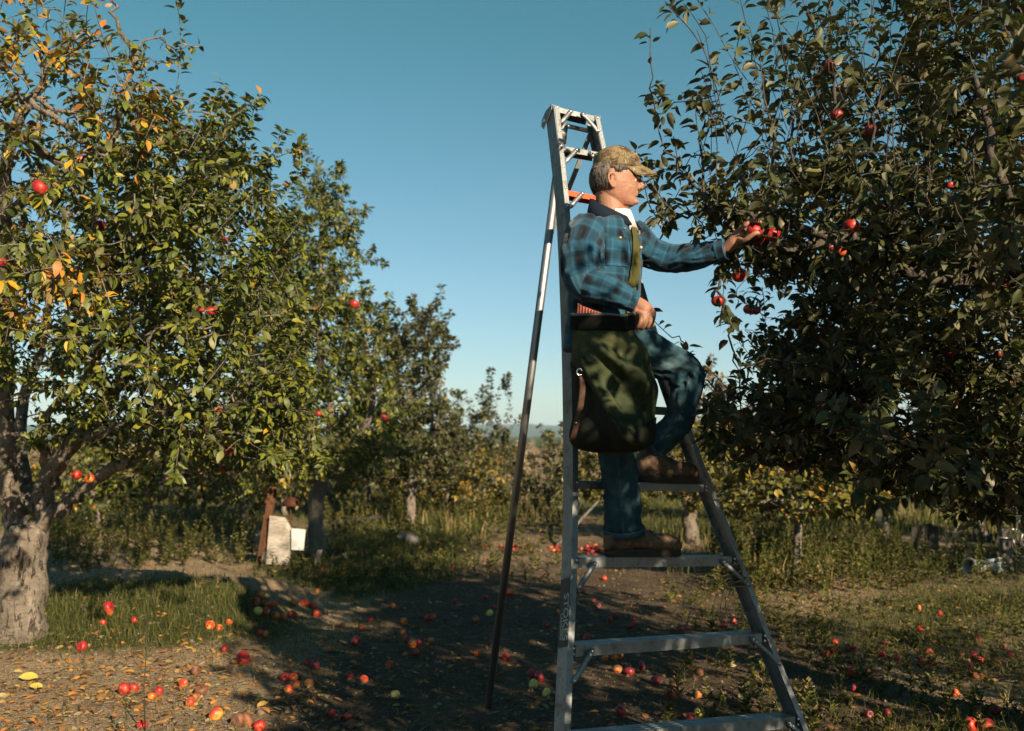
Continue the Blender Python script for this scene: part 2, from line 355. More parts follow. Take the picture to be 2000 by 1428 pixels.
railL = rail(LP, 1); railR = rail(RP, -1)
def lerp_on(P, z_t):                # point of a polyline at fraction t of the arc length
    return P
def dome(p, n, r=0.0065):           # rivet head
    mb = MB(); A = n.orthogonal().normalized(); B = n.cross(A); rings = []
    for rr, h in ((r, 0), (r * 0.9, r * 0.35), (r * 0.5, r * 0.6)):
        rings.append(np.array([tuple(p + n * h + (A * math.cos(t) + B * math.sin(t)) * rr) for t in np.linspace(0, 2 * math.pi, 8, endpoint=False)]))
    mb.rings(rings); return mb
def rivet(p, n=None): dome(p, n or NL).build('rivet', M['rivet'], lad, True)
def brace(a, b, w=0.011, off=0.004):
    a = onl(*a) + NL * off; b = onl(*b) + NL * off; d = (b - a).normalized(); sd = d.cross(NL).normalized(); mb = MB()
    prof = []
    for t, h in ((-1, 0.0), (-0.6, 0.004), (0, 0.0055), (0.6, 0.004), (1, 0.0)): prof.append((t * w, h))
    nseg = 9; rings = []
    for i in range(nseg + 1):
        f = i / nseg; c = a + (b - a) * f; sc = 1.0 if 0 < i < nseg else 0.55; rib = 0.35 if i in (0, 1, nseg - 1, nseg) else 1.5
        ring = [tuple(c + sd * (t * sc) + NL * (h * rib)) for t, h in prof] + [tuple(c + sd * (w * sc) - NL * 0.002), tuple(c - sd * (w * sc) - NL * 0.002)]
        rings.append(np.array(ring))
    mb.rings(rings); mb.build('brace', M['alu'], lad, True, 0)
    rivet(a + d * 0.012 + NL * 0.002); rivet(b - d * 0.012 + NL * 0.002); rivet(a + d * 0.03 + NL * 0.004)
STEPS = {}
def step(name, l, r, facepx, mat, depth=0.085, tilt=0.0):
    a = onl(*l); b = onl(*r); Y = (a.y + b.y) / 2; h = facepx * Y / FPX * 1.03
    H = Vector((UL.y, -UL.x, 0)).normalized(); back = -(H * math.cos(0.0)); up = Vector((0, 0, 1)); up = (up - UL * up.dot(UL)).normalized()
    a = a + UL * 0.004; b = b - UL * 0.004; a = a - NL * 0.004; b = b - NL * 0.004
    t = 0.003; mb = MB()
    sec = [(0, 0), (0, -h), (t, -h), (t, -t), (depth - t, -t), (depth - t, -h), (depth, -h), (depth, 0)]
    # shallow tread grooves on the top
    g = [(depth, 0)] + [(depth * (1 - f), dz) for f, dz in ((0.12, 0), (0.14, -0.002), (0.2, -0.002), (0.22, 0), (0.42, 0), (0.44, -0.002), (0.5, -0.002), (0.52, 0), (0.74, 0), (0.76, -0.002), (0.82, -0.002), (0.84, 0))]
    sec = sec[:-1] + g
    rings = [np.array([tuple(p + back * s + up * d) for s, d in sec]) for p in (a, b)]
    n = len(sec); q = [[j, (j + 1) % n, n + (j + 1) % n, n + j] for j in range(n)]
    mb.add(np.concatenate(rings), [q]); o = mb.build('step', mat, lad, False, 0.0)
    STEPS[name] = (a, b, back, up, h)
    for p, s in ((a, -1), (b, 1)):
        for f in (0.25, 0.75): rivet(p + UL * (s * 0.012) - up * (h * f) + NL * 0.0045)
    return o
step('top', (1091, 208.4), (1163, 226), 10, M['alu'], 0.075)
step('u1', (1099, 284), (1175, 297.5), 10.5, M['alu'], 0.07)
o = step('u2', (1110, 371), (1196, 387), 10, M['orange'], 0.075); o['label'] = 'orange painted step'
step('u3', (1120, 492), (1236, 504), 11, M['alu'], 0.08)
step('u4', (1124, 632), (1275, 644), 12.5, M['alu'], 0.08)
step('u5', (1129, 785), (1324, 796), 14, M['alu'])
step('s1', (1131, 938.6), (1377, 946.5), 14.5, M['alu'])
step('s2', (1130, 1089), (1432, 1087), 18, M['alu'])
step('s3', (1124, 1261), (1491, 1237), 19.5, M['alu'])
step('s4', (1116, 1440), (1556, 1399), 22, M['alu'])
for q in (((1163, 1097), (1128, 1151)), ((1409, 1094), (1462, 1145)), ((1159, 1267), (1118, 1335)), ((1466, 1245), (1524, 1299)), ((1537, 1409), (1600, 1470)), ((1155, 1440), (1113, 1510)),
          ((1116, 216), (1095, 241)), ((1135, 220), (1170, 260)), ((1128, 291), (1103, 318)), ((1150, 297), (1181, 330)), ((1139, 376), (1111, 407))): brace(*q)
# reinforcement strips on the front flanges
for pts in (((1087, 207), (1108, 409)), ((1166, 229), (1188, 330))):
    a = onl(*pts[0]) + NL * 0.0025; b = onl(*pts[1]) + NL * 0.0025; d = (b - a).normalized(); mb = MB(); mb.bar(a, b, UL * 0.0125, NL * 0.0018); mb.build('reinforcement_strip', M['alu'], lad, False, 0.001)
    for f in (0.02, 0.25, 0.4, 0.6, 0.8, 0.97): rivet(a + (b - a) * f + NL * 0.002)
# top cap plate hood at the back, back pole and hinge
tl, tr = onl(1081, 205), onl(1171, 227)
mb = MB(); pts = []
for i in range(9):
    t = i / 8; pts.append((0.0 + 0.0 * t, 0))
cen = (tl + UL * 0.012)
for base, sgn in ((tl - UL * 0.004, 1), (tr + UL * 0.004, -1)):
    rings = []
    for s in (0, 0.004):
        o_ = base - UL * (s * sgn)
        ring = [o_ + VL * 0.004, o_ - NL * 0.06 + VL * 0.004, o_ - NL * 0.105 - VL * 0.02, o_ - NL * 0.115 - VL * 0.05, o_ - NL * 0.10 - VL * 0.075, o_ - NL * 0.06 - VL * 0.05, o_ - NL * 0.01 - VL * 0.02]
        rings.append(np.array([tuple(p) for p in ring]))
    mb.rings(rings)
mb.build('cap_plate', M['alu'], lad, False, 0.001)
hp = (tl + tr) / 2 - UL * 0.03 - NL * 0.085 - VL * 0.035
mb = MB(); mb.tube([tl - NL * 0.085 - VL * 0.035 - UL * 0.01, tr - NL * 0.085 - VL * 0.035 + UL * 0.01], 0.011, 10); mb.build('hinge_rod', M['rivet'], lad, True)
pb = gpt(953, 1384)
mb = MB(); mb.tube([hp, hp + (pb - hp) * 0.5, pb], [0.021, 0.0205, 0.020], 16); mb.build('support_pole', M['alu_tube'], lad, True)
mb = MB(); mb.tube([hp + VL * 0.01, hp + (pb - hp) * 0.028], 0.026, 14); mb.build('pole_collar', M['alu_tube'], lad, True)
mb = MB(); mb.bar(tr - NL * 0.075 - VL * 0.05 - UL * 0.01, hp + (pb - hp) * 0.18, UL.cross((pb - hp).normalized()) * 0.004, UL * 0.012); mb.build('pole_strut', M['alu'], lad, False)
# maker's label on the outer face of the left rail
nside = -UL
def on_side(px, py): # intersect the web's outer plane locally
    f = onl(px, py); return f
k = NT('label_print', 0.6, 0.3); M['label'] = plain('label_dark', (0.045, 0.045, 0.045), 0.6, 0.3, 0, 0.5, 40); M['print'] = plain('label_print_pale', (0.33, 0.33, 0.32), 0.6, 0.3, 0, 0.3, 60)
Lc = [Vector(p) for p in catmull(LP, 12)]
def rail_at(py):
    best = min(Lc, key=lambda p: abs(float(proj(p)[1]) - py)); return best
ta, tb = rail_at(1122), rail_at(1257); dl = (tb - ta).normalized()
mb = MB(); mb.bar(ta - UL * 0.0012 - NL * 0.039, tb - UL * 0.0012 - NL * 0.039, NL * 0.035, UL * 0.0008); lab = mb.build('maker_label', M['label'], lad)
lab['label'] = 'worn black label with pale vertical letters'
def lettering(txt, p, xdir, ydir, size, mat, parent, name='lettering', ext=0.0004):
    cu = bpy.data.curves.new('t', 'FONT'); cu.body = txt; cu.size = size; cu.extrude = ext; cu.align_x = 'LEFT'; cu.offset = size * 0.02
    o = bpy.data.objects.new('t', cu); COL.objects.link(o); bpy.context.view_layer.update()
    me = evalmesh(o); bpy.data.objects.remove(o); z = xdir.cross(ydir)
    mt = Matrix((xdir, ydir, z)).transposed().to_4x4(); mt.translation = p; me.transform(mt); me.materials.clear()
    return link(name, me, parent, mat)
xd = dl; yd = NL.copy(); yd = (yd - xd * yd.dot(xd)).normalized()
if xd.cross(yd).dot(nside) < 0: yd = -yd
t0 = rail_at(1160) - UL * 0.0026
off = -NL * 0.030 if yd.dot(NL) > 0 else -NL * 0.012
lettering('STOKES', t0 - NL * 0.041, xd, yd, 0.052, M['print'], lab)
lettering('LADDERS', t0 + xd * 0.075 - NL * 0.062, xd, yd, 0.024, M['print'], lab)
# twine tied round the right rail
rp = onl(1457, 1128); mb = MB()
for j in range(4):
    c0 = onl(1444 + 6 * j, 1108 + 11 * j) + NL * 0.0; ring = []
    for t in np.linspace(0, 2 * math.pi, 25): ring.append(c0 - UL * 0.018 + UL * (0.030 * math.cos(t)) - NL * 0.04 + NL * (0.056 * math.sin(t)) + VL * (0.012 * math.sin(t * 1 + j)))
    mb.tube(ring, 0.0045, 6)
rnd = random.Random(4)
for j in range(6):
    p = onl(1432, 1122) - NL * 0.02 + Vector((rnd.uniform(-.02, .02), rnd.uniform(-.02, .02), 0)); pts = [p]
    dx = rnd.uniform(-0.05, 0.01)
    for q in range(7): p = p + Vector((dx * 0.3 + rnd.uniform(-.012, .012), rnd.uniform(-.01, .01), -0.03 if j > 1 else 0.002 - 0.01 * q)); pts.append(p)
    mb.tube(pts, 0.0017, 5)
tw = mb.build('twine_knot', M['twine'], None, True); tag(tw, 'frayed brown twine knotted round the right ladder rail', 'twine')
# where the hanging apples are: photo pixel, pixel radius, kind, label
HANG = [(158, 313, 11, 'o', 'apple hanging high on the left tree beside a bare grey limb'), (78, 367, 16, 'r', 'large red apple hanging on the left tree\'s upper limb near the picture edge'), (45, 440, 8, 'd', 'dark apple in the shade under the left tree\'s upper limb'), (195, 440, 12, 'd', 'dark red apple against a gap of sky in the left tree'), (1, 513, 12, 'r', 'red apple cut by the left picture edge'),
        (440, 470, 8, 'r', 'half hidden red apple on the outer side of the left crown'), (412, 608, 12, 'r', 'bright red apple of the touching pair in the left crown\'s middle'), (392, 604, 8, 'r', 'smaller apple behind the bright one of the pair'), (692, 594, 10, 'r', 'red apple at the right edge of the second left tree'), (428, 803, 10, 'o', 'orange red apple low on the left tree above another'), (447, 880, 10, 'r', 'red apple low on the left tree, directly below the orange red one'),
        (437, 917, 9, 'd', 'shadowed apple hanging lowest on the left tree'), (175, 935, 10, 'o', 'right apple of the pair against the pale low limb'), (150, 928, 10, 'r', 'left apple of the pair against the pale low limb'), (390, 291, 6, 'r', 'tiny red apple near the top of the left crown'), (92, 658, 5, 'r', 'tiny red apple in the left tree below the yellow leaves'), (750, 815, 8, 'd', 'dark red apple on the third left tree'), (622, 808, 7, 'd', 'dark apple deep in the second left crown')]
HANGR = [(1507, 459, 17, 'r', 'big shiny red apple right of the picker\'s hand'), (1482, 465, 14, 'd', 'purple red apple just left of the big shiny one'), (1663, 442, 16, 'r', 'single dusty red apple with a dark notch right of the hand'), (1622, 483, 9, 'r', 'smaller left apple of the pair below the dusty one'), (1642, 491, 12, 'r', 'right apple of the pair below the dusty one'), (1443, 539, 14, 'r', 'red apple striped by leaf shade below the hand'), (1403, 588, 14, 'r', 'round red apple against the sky below the sleeve'),
         (1460, 606, 9, 'd', 'left one of two dark apples hanging in shade under the hand'), (1478, 607, 9, 'd', 'right one of two dark apples hanging in shade under the hand'), (1702, 254, 16, 'd', 'almost black apple in the upper right crown'), (1634, 225, 13, 'd', 'dark maroon apple left of the almost black one'), (1620, 130, 13, 'd', 'topmost apple of the right tree, half red half shaded'), (1925, 213, 9, 'r', 'small red apple high at the right edge'), (1855, 362, 9, 'r', 'red apple deep in the right crown'), (1998, 156, 13, 'd', 'dark apple cut by the right picture edge'), (1965, 556, 8, 'r', 'red apple by the thick limb at the right edge'), (1858, 690, 9, 'd', 'maroon apple in the darkest lower right crown'), (1950, 690, 8, 'd', 'shaded apple near the right edge below the limb')]
def hang_depth(px, rr):
    Yy = 0.077 * FPX / (2 * rr)
    if px > 1000: return min(max(Yy, 3.75), 4.35)
    if 560 < px < 900: return 10.6 if px < 720 else 14.8
    return min(max(Yy, 4.6), 6.3) if px < 500 else min(max(Yy, 7), 11)
# ================================================================== foliage and trees
def leaf_templates():
    out = []
    for (fold, curl, wd, twist) in ((0.30, 0.18, 0.54, 0.25), (0.45, 0.38, 0.48, -0.35), (0.20, 0.55, 0.56, 0.4), (0.65, 0.28, 0.46, -0.25)):
        V = [(0, 0, 0)]
        for y, wv in ((0.16, 0.62), (0.42, 1.0), (0.72, 0.74)):
            z = -curl * y * y + 0.08 * y
            tw = twist * y
            for s in (-1, 0, 1):
                x = s * wv * wd * 0.5; V.append((x, y, z + abs(s) * fold * wv * wd * 0.45 + tw * x + (0.02 * math.sin(9 * y) if s else 0)))
        V.append((0.03, 1.0, -curl + 0.08))
        T = [[0, 2, 1], [0, 3, 2], [7, 8, 10], [8, 9, 10]]; Q = [[1, 2, 5, 4], [2, 3, 6, 5], [4, 5, 8, 7], [5, 6, 9, 8]]
        out.append((np.array(V, float), np.array(T), np.array(Q)))
    return out
LEAVES = leaf_templates()
FAR = (np.array([(0, 0, 0), (-0.3, 0.42, 0.10), (0.3, 0.42, 0.10), (0.02, 1.0, -0.12)], float), np.array([[0, 3, 1], [0, 2, 3]]), np.zeros((0, 4), int))
FARL = (np.array([(0, 0, 0), (-0.3, 0.42, 0.10), (0.3, 0.42, 0.10), (0.02, 1.0, -0.12)], float), np.array([[0, 3, 1], [0, 2, 3]]), np.zeros((0, 4), int))
def nrm(a): return a / (np.linalg.norm(a, axis=-1, keepdims=True) + 1e-12)
def leaf_frames(dirs, ups):
    d = nrm(dirs); s = nrm(np.cross(d, ups)); n = np.cross(s, d); return s, d, n
def leaf_mesh(name, P, D, U, S, tint, mat, far=False):
    """all leaves in one mesh"""
    s, d, n = leaf_frames(D, U); Vs, Ts, Qs, At = [], [], [], []; off = 0
    groups = [np.arange(len(P))] if far else [np.arange(k, len(P), 4) for k in range(4)]
    for gi, idx in enumerate(groups):
        if not len(idx): continue
        tv, tt, tq = FAR if far else LEAVES[gi]; m = len(tv)
        V = P[idx, None, :] + S[idx, None, None] * (tv[None, :, 0, None] * s[idx, None, :] + tv[None, :, 1, None] * d[idx, None, :] + tv[None, :, 2, None] * n[idx, None, :])
        b = (np.arange(len(idx)) * m)[:, None, None] + off
        Vs.append(V.reshape(-1, 3)); Ts.append((tt[None] + b).reshape(-1, 3))
        if len(tq): Qs.append((tq[None] + b).reshape(-1, 4))
        At.append(np.repeat(tint[idx], m)); off += len(idx) * m
    return mesh_np(name, np.concatenate(Vs), [np.concatenate(Ts)] + ([np.concatenate(Qs)] if Qs else []), True, [mat], {'tint': np.concatenate(At)})
_leafcache = {}
def leaf_unit(mat, k, ti):
    key = (mat.name, k, ti)
    if key not in _leafcache:
        tv, tt, tq = LEAVES[k]; _leafcache[key] = mesh_np('leaf', tv, [tt, tq], True, [mat], {'tint': np.full(len(tv), ti / 24.0)})
    return _leafcache[key]
def leaf_objects(parent, P, D, U, S, tint, mat, sel):
    s, d, n = leaf_frames(D, U); par = Vector(parent.location)
    for i in sel:
        me = leaf_unit(mat, int(i % 4), int(round(float(tint[i]) * 24)))
        o = bpy.data.objects.new('leaf', me); COL.objects.link(o); o.parent = parent
        a, b, c = s[i] * S[i], d[i] * S[i], n[i] * S[i]; p = P[i] - np.array(par)
        o.matrix_local = Matrix(((a[0], b[0], c[0], p[0]), (a[1], b[1], c[1], p[1]), (a[2], b[2], c[2], p[2]), (0, 0, 0, 1)))

def ell(px, py, Y, rx, ry, dy, n, rng, shell=0.55):
    """n points in an ellipsoid seen at px,py with pixel radii rx,ry and depth radius dy"""
    c = np.array(at(px, py, Y)); a = rng.normal(size=(n, 3)); a = nrm(a); r = rng.random(n) ** (1 / 3); r = np.where(rng.random(n) < shell, 0.75 + 0.25 * rng.random(n), r)
    return c + a * r[:, None] * np.array([rx * Y / FPX, dy, ry * Y / FPX])
class Tree:
    def __init__(s, name, seed, label, group='apple trees of the orchard', bark_=None):
        s.rng = np.random.default_rng(seed); s.P = []; s.par = []; s.fix = []; s.name = name; s.label = label; s.group = group; s.bark = bark_ or M['bark_grey']; s.extra = []
        s.shoot = []
    def limb(s, pts, r0, r1, n=4, wob=0.012):
        C = catmull(pts, n)
        if len(s.P):
            A = np.array(s.P); j = int(np.argmin(((A - C[0]) ** 2).sum(1))); start = 0 if ((A[j] - C[0]) ** 2).sum() > 1e-6 else 1
        else: j = -1; start = 0
        for i in range(start, len(C)):
            t = i / (len(C) - 1); w_ = s.rng.normal(size=3) * wob * (0 < i)
            s.P.append(C[i] + w_); s.par.append(j); s.fix.append(r0 + (r1 - r0) * t); j = len(s.P) - 1
    def grow(s, T, step=0.09, bend=0.18, lift=0.12):
        A0 = np.array(s.P); d0 = np.array([np.min(((A0 - t) ** 2).sum(1)) for t in T]); order = np.argsort(d0)
        cap = len(s.P) + len(T) * 60; A = np.empty((cap, 3)); A[:len(s.P)] = s.P; n = len(s.P)
        for k in order:
            t = T[k]; d2 = ((A[:n] - t) ** 2).sum(1); j = int(np.argmin(d2)); L = math.sqrt(d2[j])
            if L < step * 0.7: continue
            a = A[j]; m = max(1, int(math.ceil(L / step))); m = min(m, 40)
            if s.par[j] >= 0: pd = a - A[s.par[j]]; pd = pd / (np.linalg.norm(pd) + 1e-9)
            else: pd = np.array([0, 0, 1.])
            mid = (a + t) / 2 + s.rng.normal(size=3) * L * bend * 0.5 + pd * L * 0.12 + np.array([0, 0, L * lift])
            for i in range(1, m + 1):
                f = i / m; p = (1 - f) ** 2 * a + 2 * f * (1 - f) * mid + f * f * t
                if i < m: p = p + s.rng.normal(size=3) * 0.008
                s.P.append(p); s.par.append(j); s.fix.append(0.0); A[n] = p; j = n; n += 1
    def sprout(s, lo, hi, up=0.55, frac=1.0, spread=0.35, step=0.055):
        """shoots at the tips"""
        n = len(s.P); has = np.zeros(n, bool); has[[p for p in s.par if p >= 0]] = True
        for j in np.where(~has)[0]:
            if s.rng.random() > frac: continue
            p = np.array(s.P[j]); q = s.par[j]; d = p - np.array(s.P[q]) if q >= 0 else np.array([0, 0, 1.])
            d = d / (np.linalg.norm(d) + 1e-9); d = d * (1 - up) + np.array([0, 0, up]) + s.rng.normal(size=3) * spread; d /= np.linalg.norm(d)
            m = int(s.rng.uniform(lo, hi) / step) + 1; jj = int(j)
            for i in range(m):
                d = d + s.rng.normal(size=3) * 0.06 + np.array([0, 0, 0.05 * up]); d /= np.linalg.norm(d); p = p + d * step
                s.P.append(p); s.par.append(jj); s.fix.append(0.0); jj = len(s.P) - 1
    def finish(s, leafmat, size=0.072, per_node=1.0, rosette=4, rmax=0.0085, far=False, tintf=None, parts=0, tip=0.0024, droop=0.25, sides=None, expo=2.35, keep=None, clump=0.0):
        P = np.array(s.P); par = np.array(s.par); n = len(P); rng = s.rng
        acc = np.zeros(n); kids = [[] for _ in range(n)]
        for i in range(n - 1, -1, -1):
            if acc[i] == 0: acc[i] = tip ** expo
            if par[i] >= 0: acc[par[i]] += acc[i]; kids[par[i]].append(i)
        rad = acc ** (1 / expo); fx = np.array(s.fix); rad = np.where(fx > 0, np.maximum(fx, np.minimum(rad, fx * 1.25)), np.minimum(rad, 0.04))
        for i in range(n):           # never thicker than the parent
            if par[i] >= 0 and rad[i] > rad[par[i]]: rad[i] = rad[par[i]]
        base = P[0]; root = empty(s.name, (base[0], base[1], float(gz(base[0], base[1])))); tag(root, s.label, 'tree', s.group)
        # branches
        mb = MB(); started = [i for i in range(n) if par[i] < 0]
        stack = [(i, None) for i in started]
        while stack:
            i, pre = stack.pop(); ch = [] if pre is None else [pre]; cur = i
            while True:
                ch.append(cur)
                if not kids[cur]: break
                ks = sorted(kids[cur], key=lambda q: -rad[q])
                for q in ks[1:]: stack.append((q, cur))
                cur = ks[0]
            if len(ch) < 2: continue
            rr = rad[ch].copy()
            if pre is not None: rr[0] = min(rr[0], rr[1] * 1.15)
            r0 = rr.max()
            if far and r0 < 0.006: ns = 3
            else: ns = 16 if r0 > 0.05 else 9 if r0 > 0.018 else 6 if r0 > 0.008 else 4 if r0 > 0.004 else 3
            mb.tube(P[ch], rr, ns, cap=r0 > 0.008)
        me = mb.mesh('trunk', s.bark, True)
        if not far:
            Vv = getco(me); No = getno(me)
            # knobbly bark relief only on the thick wood
            kd = kdtree.KDTree(n)
            for i in range(n): kd.insert(P[i], i)
            kd.balance(); idx = np.array([kd.find(v)[1] for v in Vv]); thick = rad[idx]; sel = np.where(thick > 0.03)[0]
            if len(sel):
                dd = fbm(Vv[sel] * np.array([1, 1, 0.6]), 9.0, 4, 2) * 0.15 * thick[sel] + fbm(Vv[sel], 4.0, 2, 5) * 0.20 * thick[sel] + np.abs(fbm(Vv[sel] * np.array([1, 1, 0.35]), 22.0, 2, 9)) * 0.05 * thick[sel]
                Vv[sel] += No[sel] * dd[:, None]; setco(me, Vv)
        link('trunk', me, root)
        # leaves
        thin = np.where(rad < rmax)[0]; thin = thin[par[thin] >= 0]
        LPp, LD, LU = [], [], []
        tdir = nrm(P[thin] - P[par[thin]])
        cnt = rng.poisson(per_node, len(thin)); tips = np.array([len(kids[i]) == 0 for i in thin]); cnt = cnt + tips * rng.integers(max(1, rosette - 2), rosette + 2, len(thin))
        ix = np.repeat(np.arange(len(thin)), cnt); N = len(ix)
        td = tdir[ix]; rv = rng.normal(size=(N, 3)); rv -= (rv * td).sum(1)[:, None] * td; rv = nrm(rv)
        frac = rng.random(N)[:, None]; pos = P[thin][ix] * frac + P[par[thin]][ix] * (1 - frac)
        dr = nrm(rv * 1.0 + td * rng.uniform(0.15, 1.0, (N, 1)) + np.array([0, 0, -droop]) * rng.uniform(0, 2, (N, 1)))
        pos = pos + dr * size * 0.22
        up = nrm(np.array([0, 0, 1.0]) + rng.normal(size=(N, 3)) * 0.45 + 0.3 * td)
        S = size * rng.uniform(0.6, 1.2, N); tint = np.clip(rng.beta(1.5, 2.2, N), 0, 0.84)
        if clump:              # leaves gather in tufts with dark hollows between them
            dn = np.array([noise.noise(Vector(q) * clump) for q in pos]); k_ = rng.random(N) < np.clip(0.98 + 2.2 * dn, 0.2, 1.0); pos, dr, up, S, tint = pos[k_], dr[k_], up[k_], S[k_], tint[k_]
        if tintf is not None: tint = tintf(pos, tint, rng)
        if keep is not None: k_ = keep(pos, rng); pos, dr, up, S, tint = pos[k_], dr[k_], up[k_], S[k_], tint[k_]
        if not far:                # the hanging apples are in plain view: no leaf grows right in front of them
            px, py, f = proj(pos + dr * S[:, None] * 0.5); k_ = np.ones(len(pos), bool)
            for (hx_, hy_, hr_, hk_, hl_) in HANG + HANGR: k_ &= ~((np.hypot(px - hx_, py - hy_) < hr_ * 1.25) & (f < hang_depth(hx_, hr_) + 0.05) & (rng.random(len(pos)) < 0.93))
            pos, dr, up, S, tint = pos[k_], dr[k_], up[k_], S[k_], tint[k_]
            sdv = np.array(SUN_DIR); k_ = np.ones(len(pos), bool)      # the brightest apples hang in a gap open to the sun
            for (hx_, hy_, hr_, hk_, hl_) in HANG + HANGR:
                if hk_ == 'd' or hr_ < 9: continue
                q_ = np.array(at(hx_, hy_, hang_depth(hx_, hr_))); v_ = pos + dr * S[:, None] * .5 - q_; tt_ = v_ @ sdv; dd_ = np.linalg.norm(v_ - tt_[:, None] * sdv, axis=1)
                k_ &= ~((tt_ > 0) & (dd_ < 0.062) & (rng.random(len(pos)) < 0.9))
            pos, dr, up, S, tint = pos[k_], dr[k_], up[k_], S[k_], tint[k_]
        N = len(pos)
        sel = np.zeros(0, int)
        if parts:
            px, py, f = proj(pos); inside = np.where((px > 4) & (px < 1996) & (py > 4) & (py < 1400) & (f > 0.5))[0]
            cell = (px[inside] // 22).astype(int) * 1000 + (py[inside] // 22).astype(int); o_ = np.lexsort((f[inside], cell)); first = np.ones(len(o_), bool); first[1:] = cell[o_][1:] != cell[o_][:-1]
            cand = inside[o_[first]]; sel = cand[np.argsort(-(S[cand] / f[cand]))[:parts]]
            leaf_objects(root, pos, dr, up, S, tint, leafmat, sel)
        rest = np.setdiff1d(np.arange(N), sel)
        fo = link('foliage', leaf_mesh('foliage', pos[rest], dr[rest], up[rest], S[rest], tint[rest], leafmat, far), root); fo['kind'] = 'stuff'
        s.root = root; s.nodes = P; s.rad = rad; s.thin = thin
        print('TREE', s.name, 'nodes', n, 'leaves', N); return root
def autumn(base, spots=()):
    """share of turning leaves, with turning patches (px, py, radius px, chance)"""
    def f(pos, tint, rng):
        N = len(pos); px, py, _ = proj(pos); t = tint.copy(); r = rng.random(N)
        ch = np.full(N, base)
        for (x, y, rr, c) in spots: ch = np.maximum(ch, c * np.exp(-((px - x) ** 2 + (py - y) ** 2) / (2 * rr * rr)))
        turn = r < ch; t[turn] = rng.uniform(0.86, 1.0, turn.sum()); return t
    return f
def A(*q): return np.array(at(*q))
def gbase(px, py): return np.array(gpt(px, py))

# ---- the big tree at the left edge
t = Tree('apple_tree', 11, 'old apple tree with pale forked trunk at the left edge, some leaves orange', bark_=M['bark_pale'])
Y = gbase(40, 1243)[1]
t.limb([A(38, 1262, Y), A(40, 1235, Y), A(44, 1190, Y), A(48, 1120, Y), A(50, 1060, Y), A(56, 1025, Y)], 0.152, 0.138, 4, 0.006)
t.fix[0] = 0.19; t.fix[1] = 0.168; t.fix[2] = 0.156
t.limb([A(50, 1060, Y), A(24, 1000, Y), A(14, 900, Y - .1), A(10, 780, Y - .2), A(18, 560, Y - .4), A(8, 420, Y - .6), A(22, 260, Y - .9), A(70, 190, Y - 1), A(112, 100, Y - 1)], 0.085, 0.018)
t.limb([A(50, 1060, Y), A(48, 960, Y + .15), A(40, 820, Y + .4), A(90, 640, Y + .6), A(130, 420, Y + .6)], 0.06, 0.02)
t.limb([A(56, 1040, Y), A(84, 985, Y), A(98, 930, Y), A(135, 865, Y - .1), A(215, 770, Y - .3), A(290, 650, Y - .5), A(325, 500, Y - .6), A(345, 380, Y - .7)], 0.085, 0.02)
t.limb([A(98, 930, Y), A(90, 900, Y - .05), A(75, 850, Y - .2), A(120, 770, Y - .5)], 0.045, 0.02)
t.limb([A(60, 1045, Y), A(110, 1000, Y - .05), A(160, 958, Y - .1), A(220, 915, Y - .2), A(300, 880, Y - .4), A(420, 822, Y - .7), A(490, 760, Y - .9)], 0.056, 0.016)
t.limb([A(215, 770, Y - .3), A(185, 720, Y - .7), A(205, 668, Y - 1.0), A(285, 656, Y - 1.2), A(390, 600, Y - 1.3)], 0.05, 0.014)
t.limb([A(150, 860, Y - .1), A(215, 845, Y - .6), A(300, 815, Y - .9), A(380, 760, Y - 1.0)], 0.045, 0.013)
t.limb([A(8, 420, Y - .6), A(45, 392, Y - 1), A(100, 372, Y - 1.2), A(160, 325, Y - 1.3), A(215, 272, Y - 1.3), A(243, 190, Y - 1.4), A(260, 110, Y - 1.4), A(235, 55, Y - 1.4), A(218, 5, Y - 1.4)], 0.034, 0.008)
t.limb([A(-40, 215, Y - 1.6), A(0, 200, Y - 1.6), A(45, 192, Y - 1.7), A(110, 232, Y - 1.7), A(170, 278, Y - 1.7), A(215, 302, Y - 1.6), A(310, 288, Y - 1.5)], 0.022, 0.007)
t.limb([A(60, 190, Y - 1.7), A(110, 215, Y - 1.7), A(190, 222, Y - 1.6), A(260, 180, Y - 1.5)], 0.013, 0.005)
t.limb([A(262, 112, Y - 1.4), A(300, 68, Y - 1.4), A(345, 92, Y - 1.4), A(395, 88, Y - 1.4)], 0.007, 0.003)
t.limb([A(258, 130, Y - 1.4), A(300, 118, Y - 1.4), A(335, 122, Y - 1.4), A(360, 108, Y - 1.4)], 0.006, 0.003)
rg = t.rng
T = np.concatenate([ell(110, 160, Y - 1.5, 190, 120, 0.7, 110, rg), ell(300, 320, Y - 1.2, 190, 130, 0.9, 190, rg), ell(160, 430, Y - 1.3, 230, 170, 1.0, 230, rg), ell(400, 480, Y - 1.1, 170, 220, 0.9, 260, rg),
    ell(150, 630, Y - 1.3, 220, 160, 1.0, 185, rg), ell(420, 720, Y - 1.0, 210, 180, 0.9, 260, rg), ell(270, 820, Y - 0.4, 200, 80, 0.8, 110, rg), ell(500, 850, Y - 0.5, 150, 75, 0.7, 100, rg), ell(400, 890, Y - 0.3, 170, 45, 0.6, 70, rg),
    ell(260, 560, Y + 0.7, 340, 310, 0.7, 220, rg), ell(90, 560, Y - 2.9, 150, 130, 0.25, 26, rg), ell(60, 60, Y - 2.6, 110, 80, 0.3, 18, rg)])
t.grow(T); t.sprout(0.05, 0.40, 0.5, 0.95)
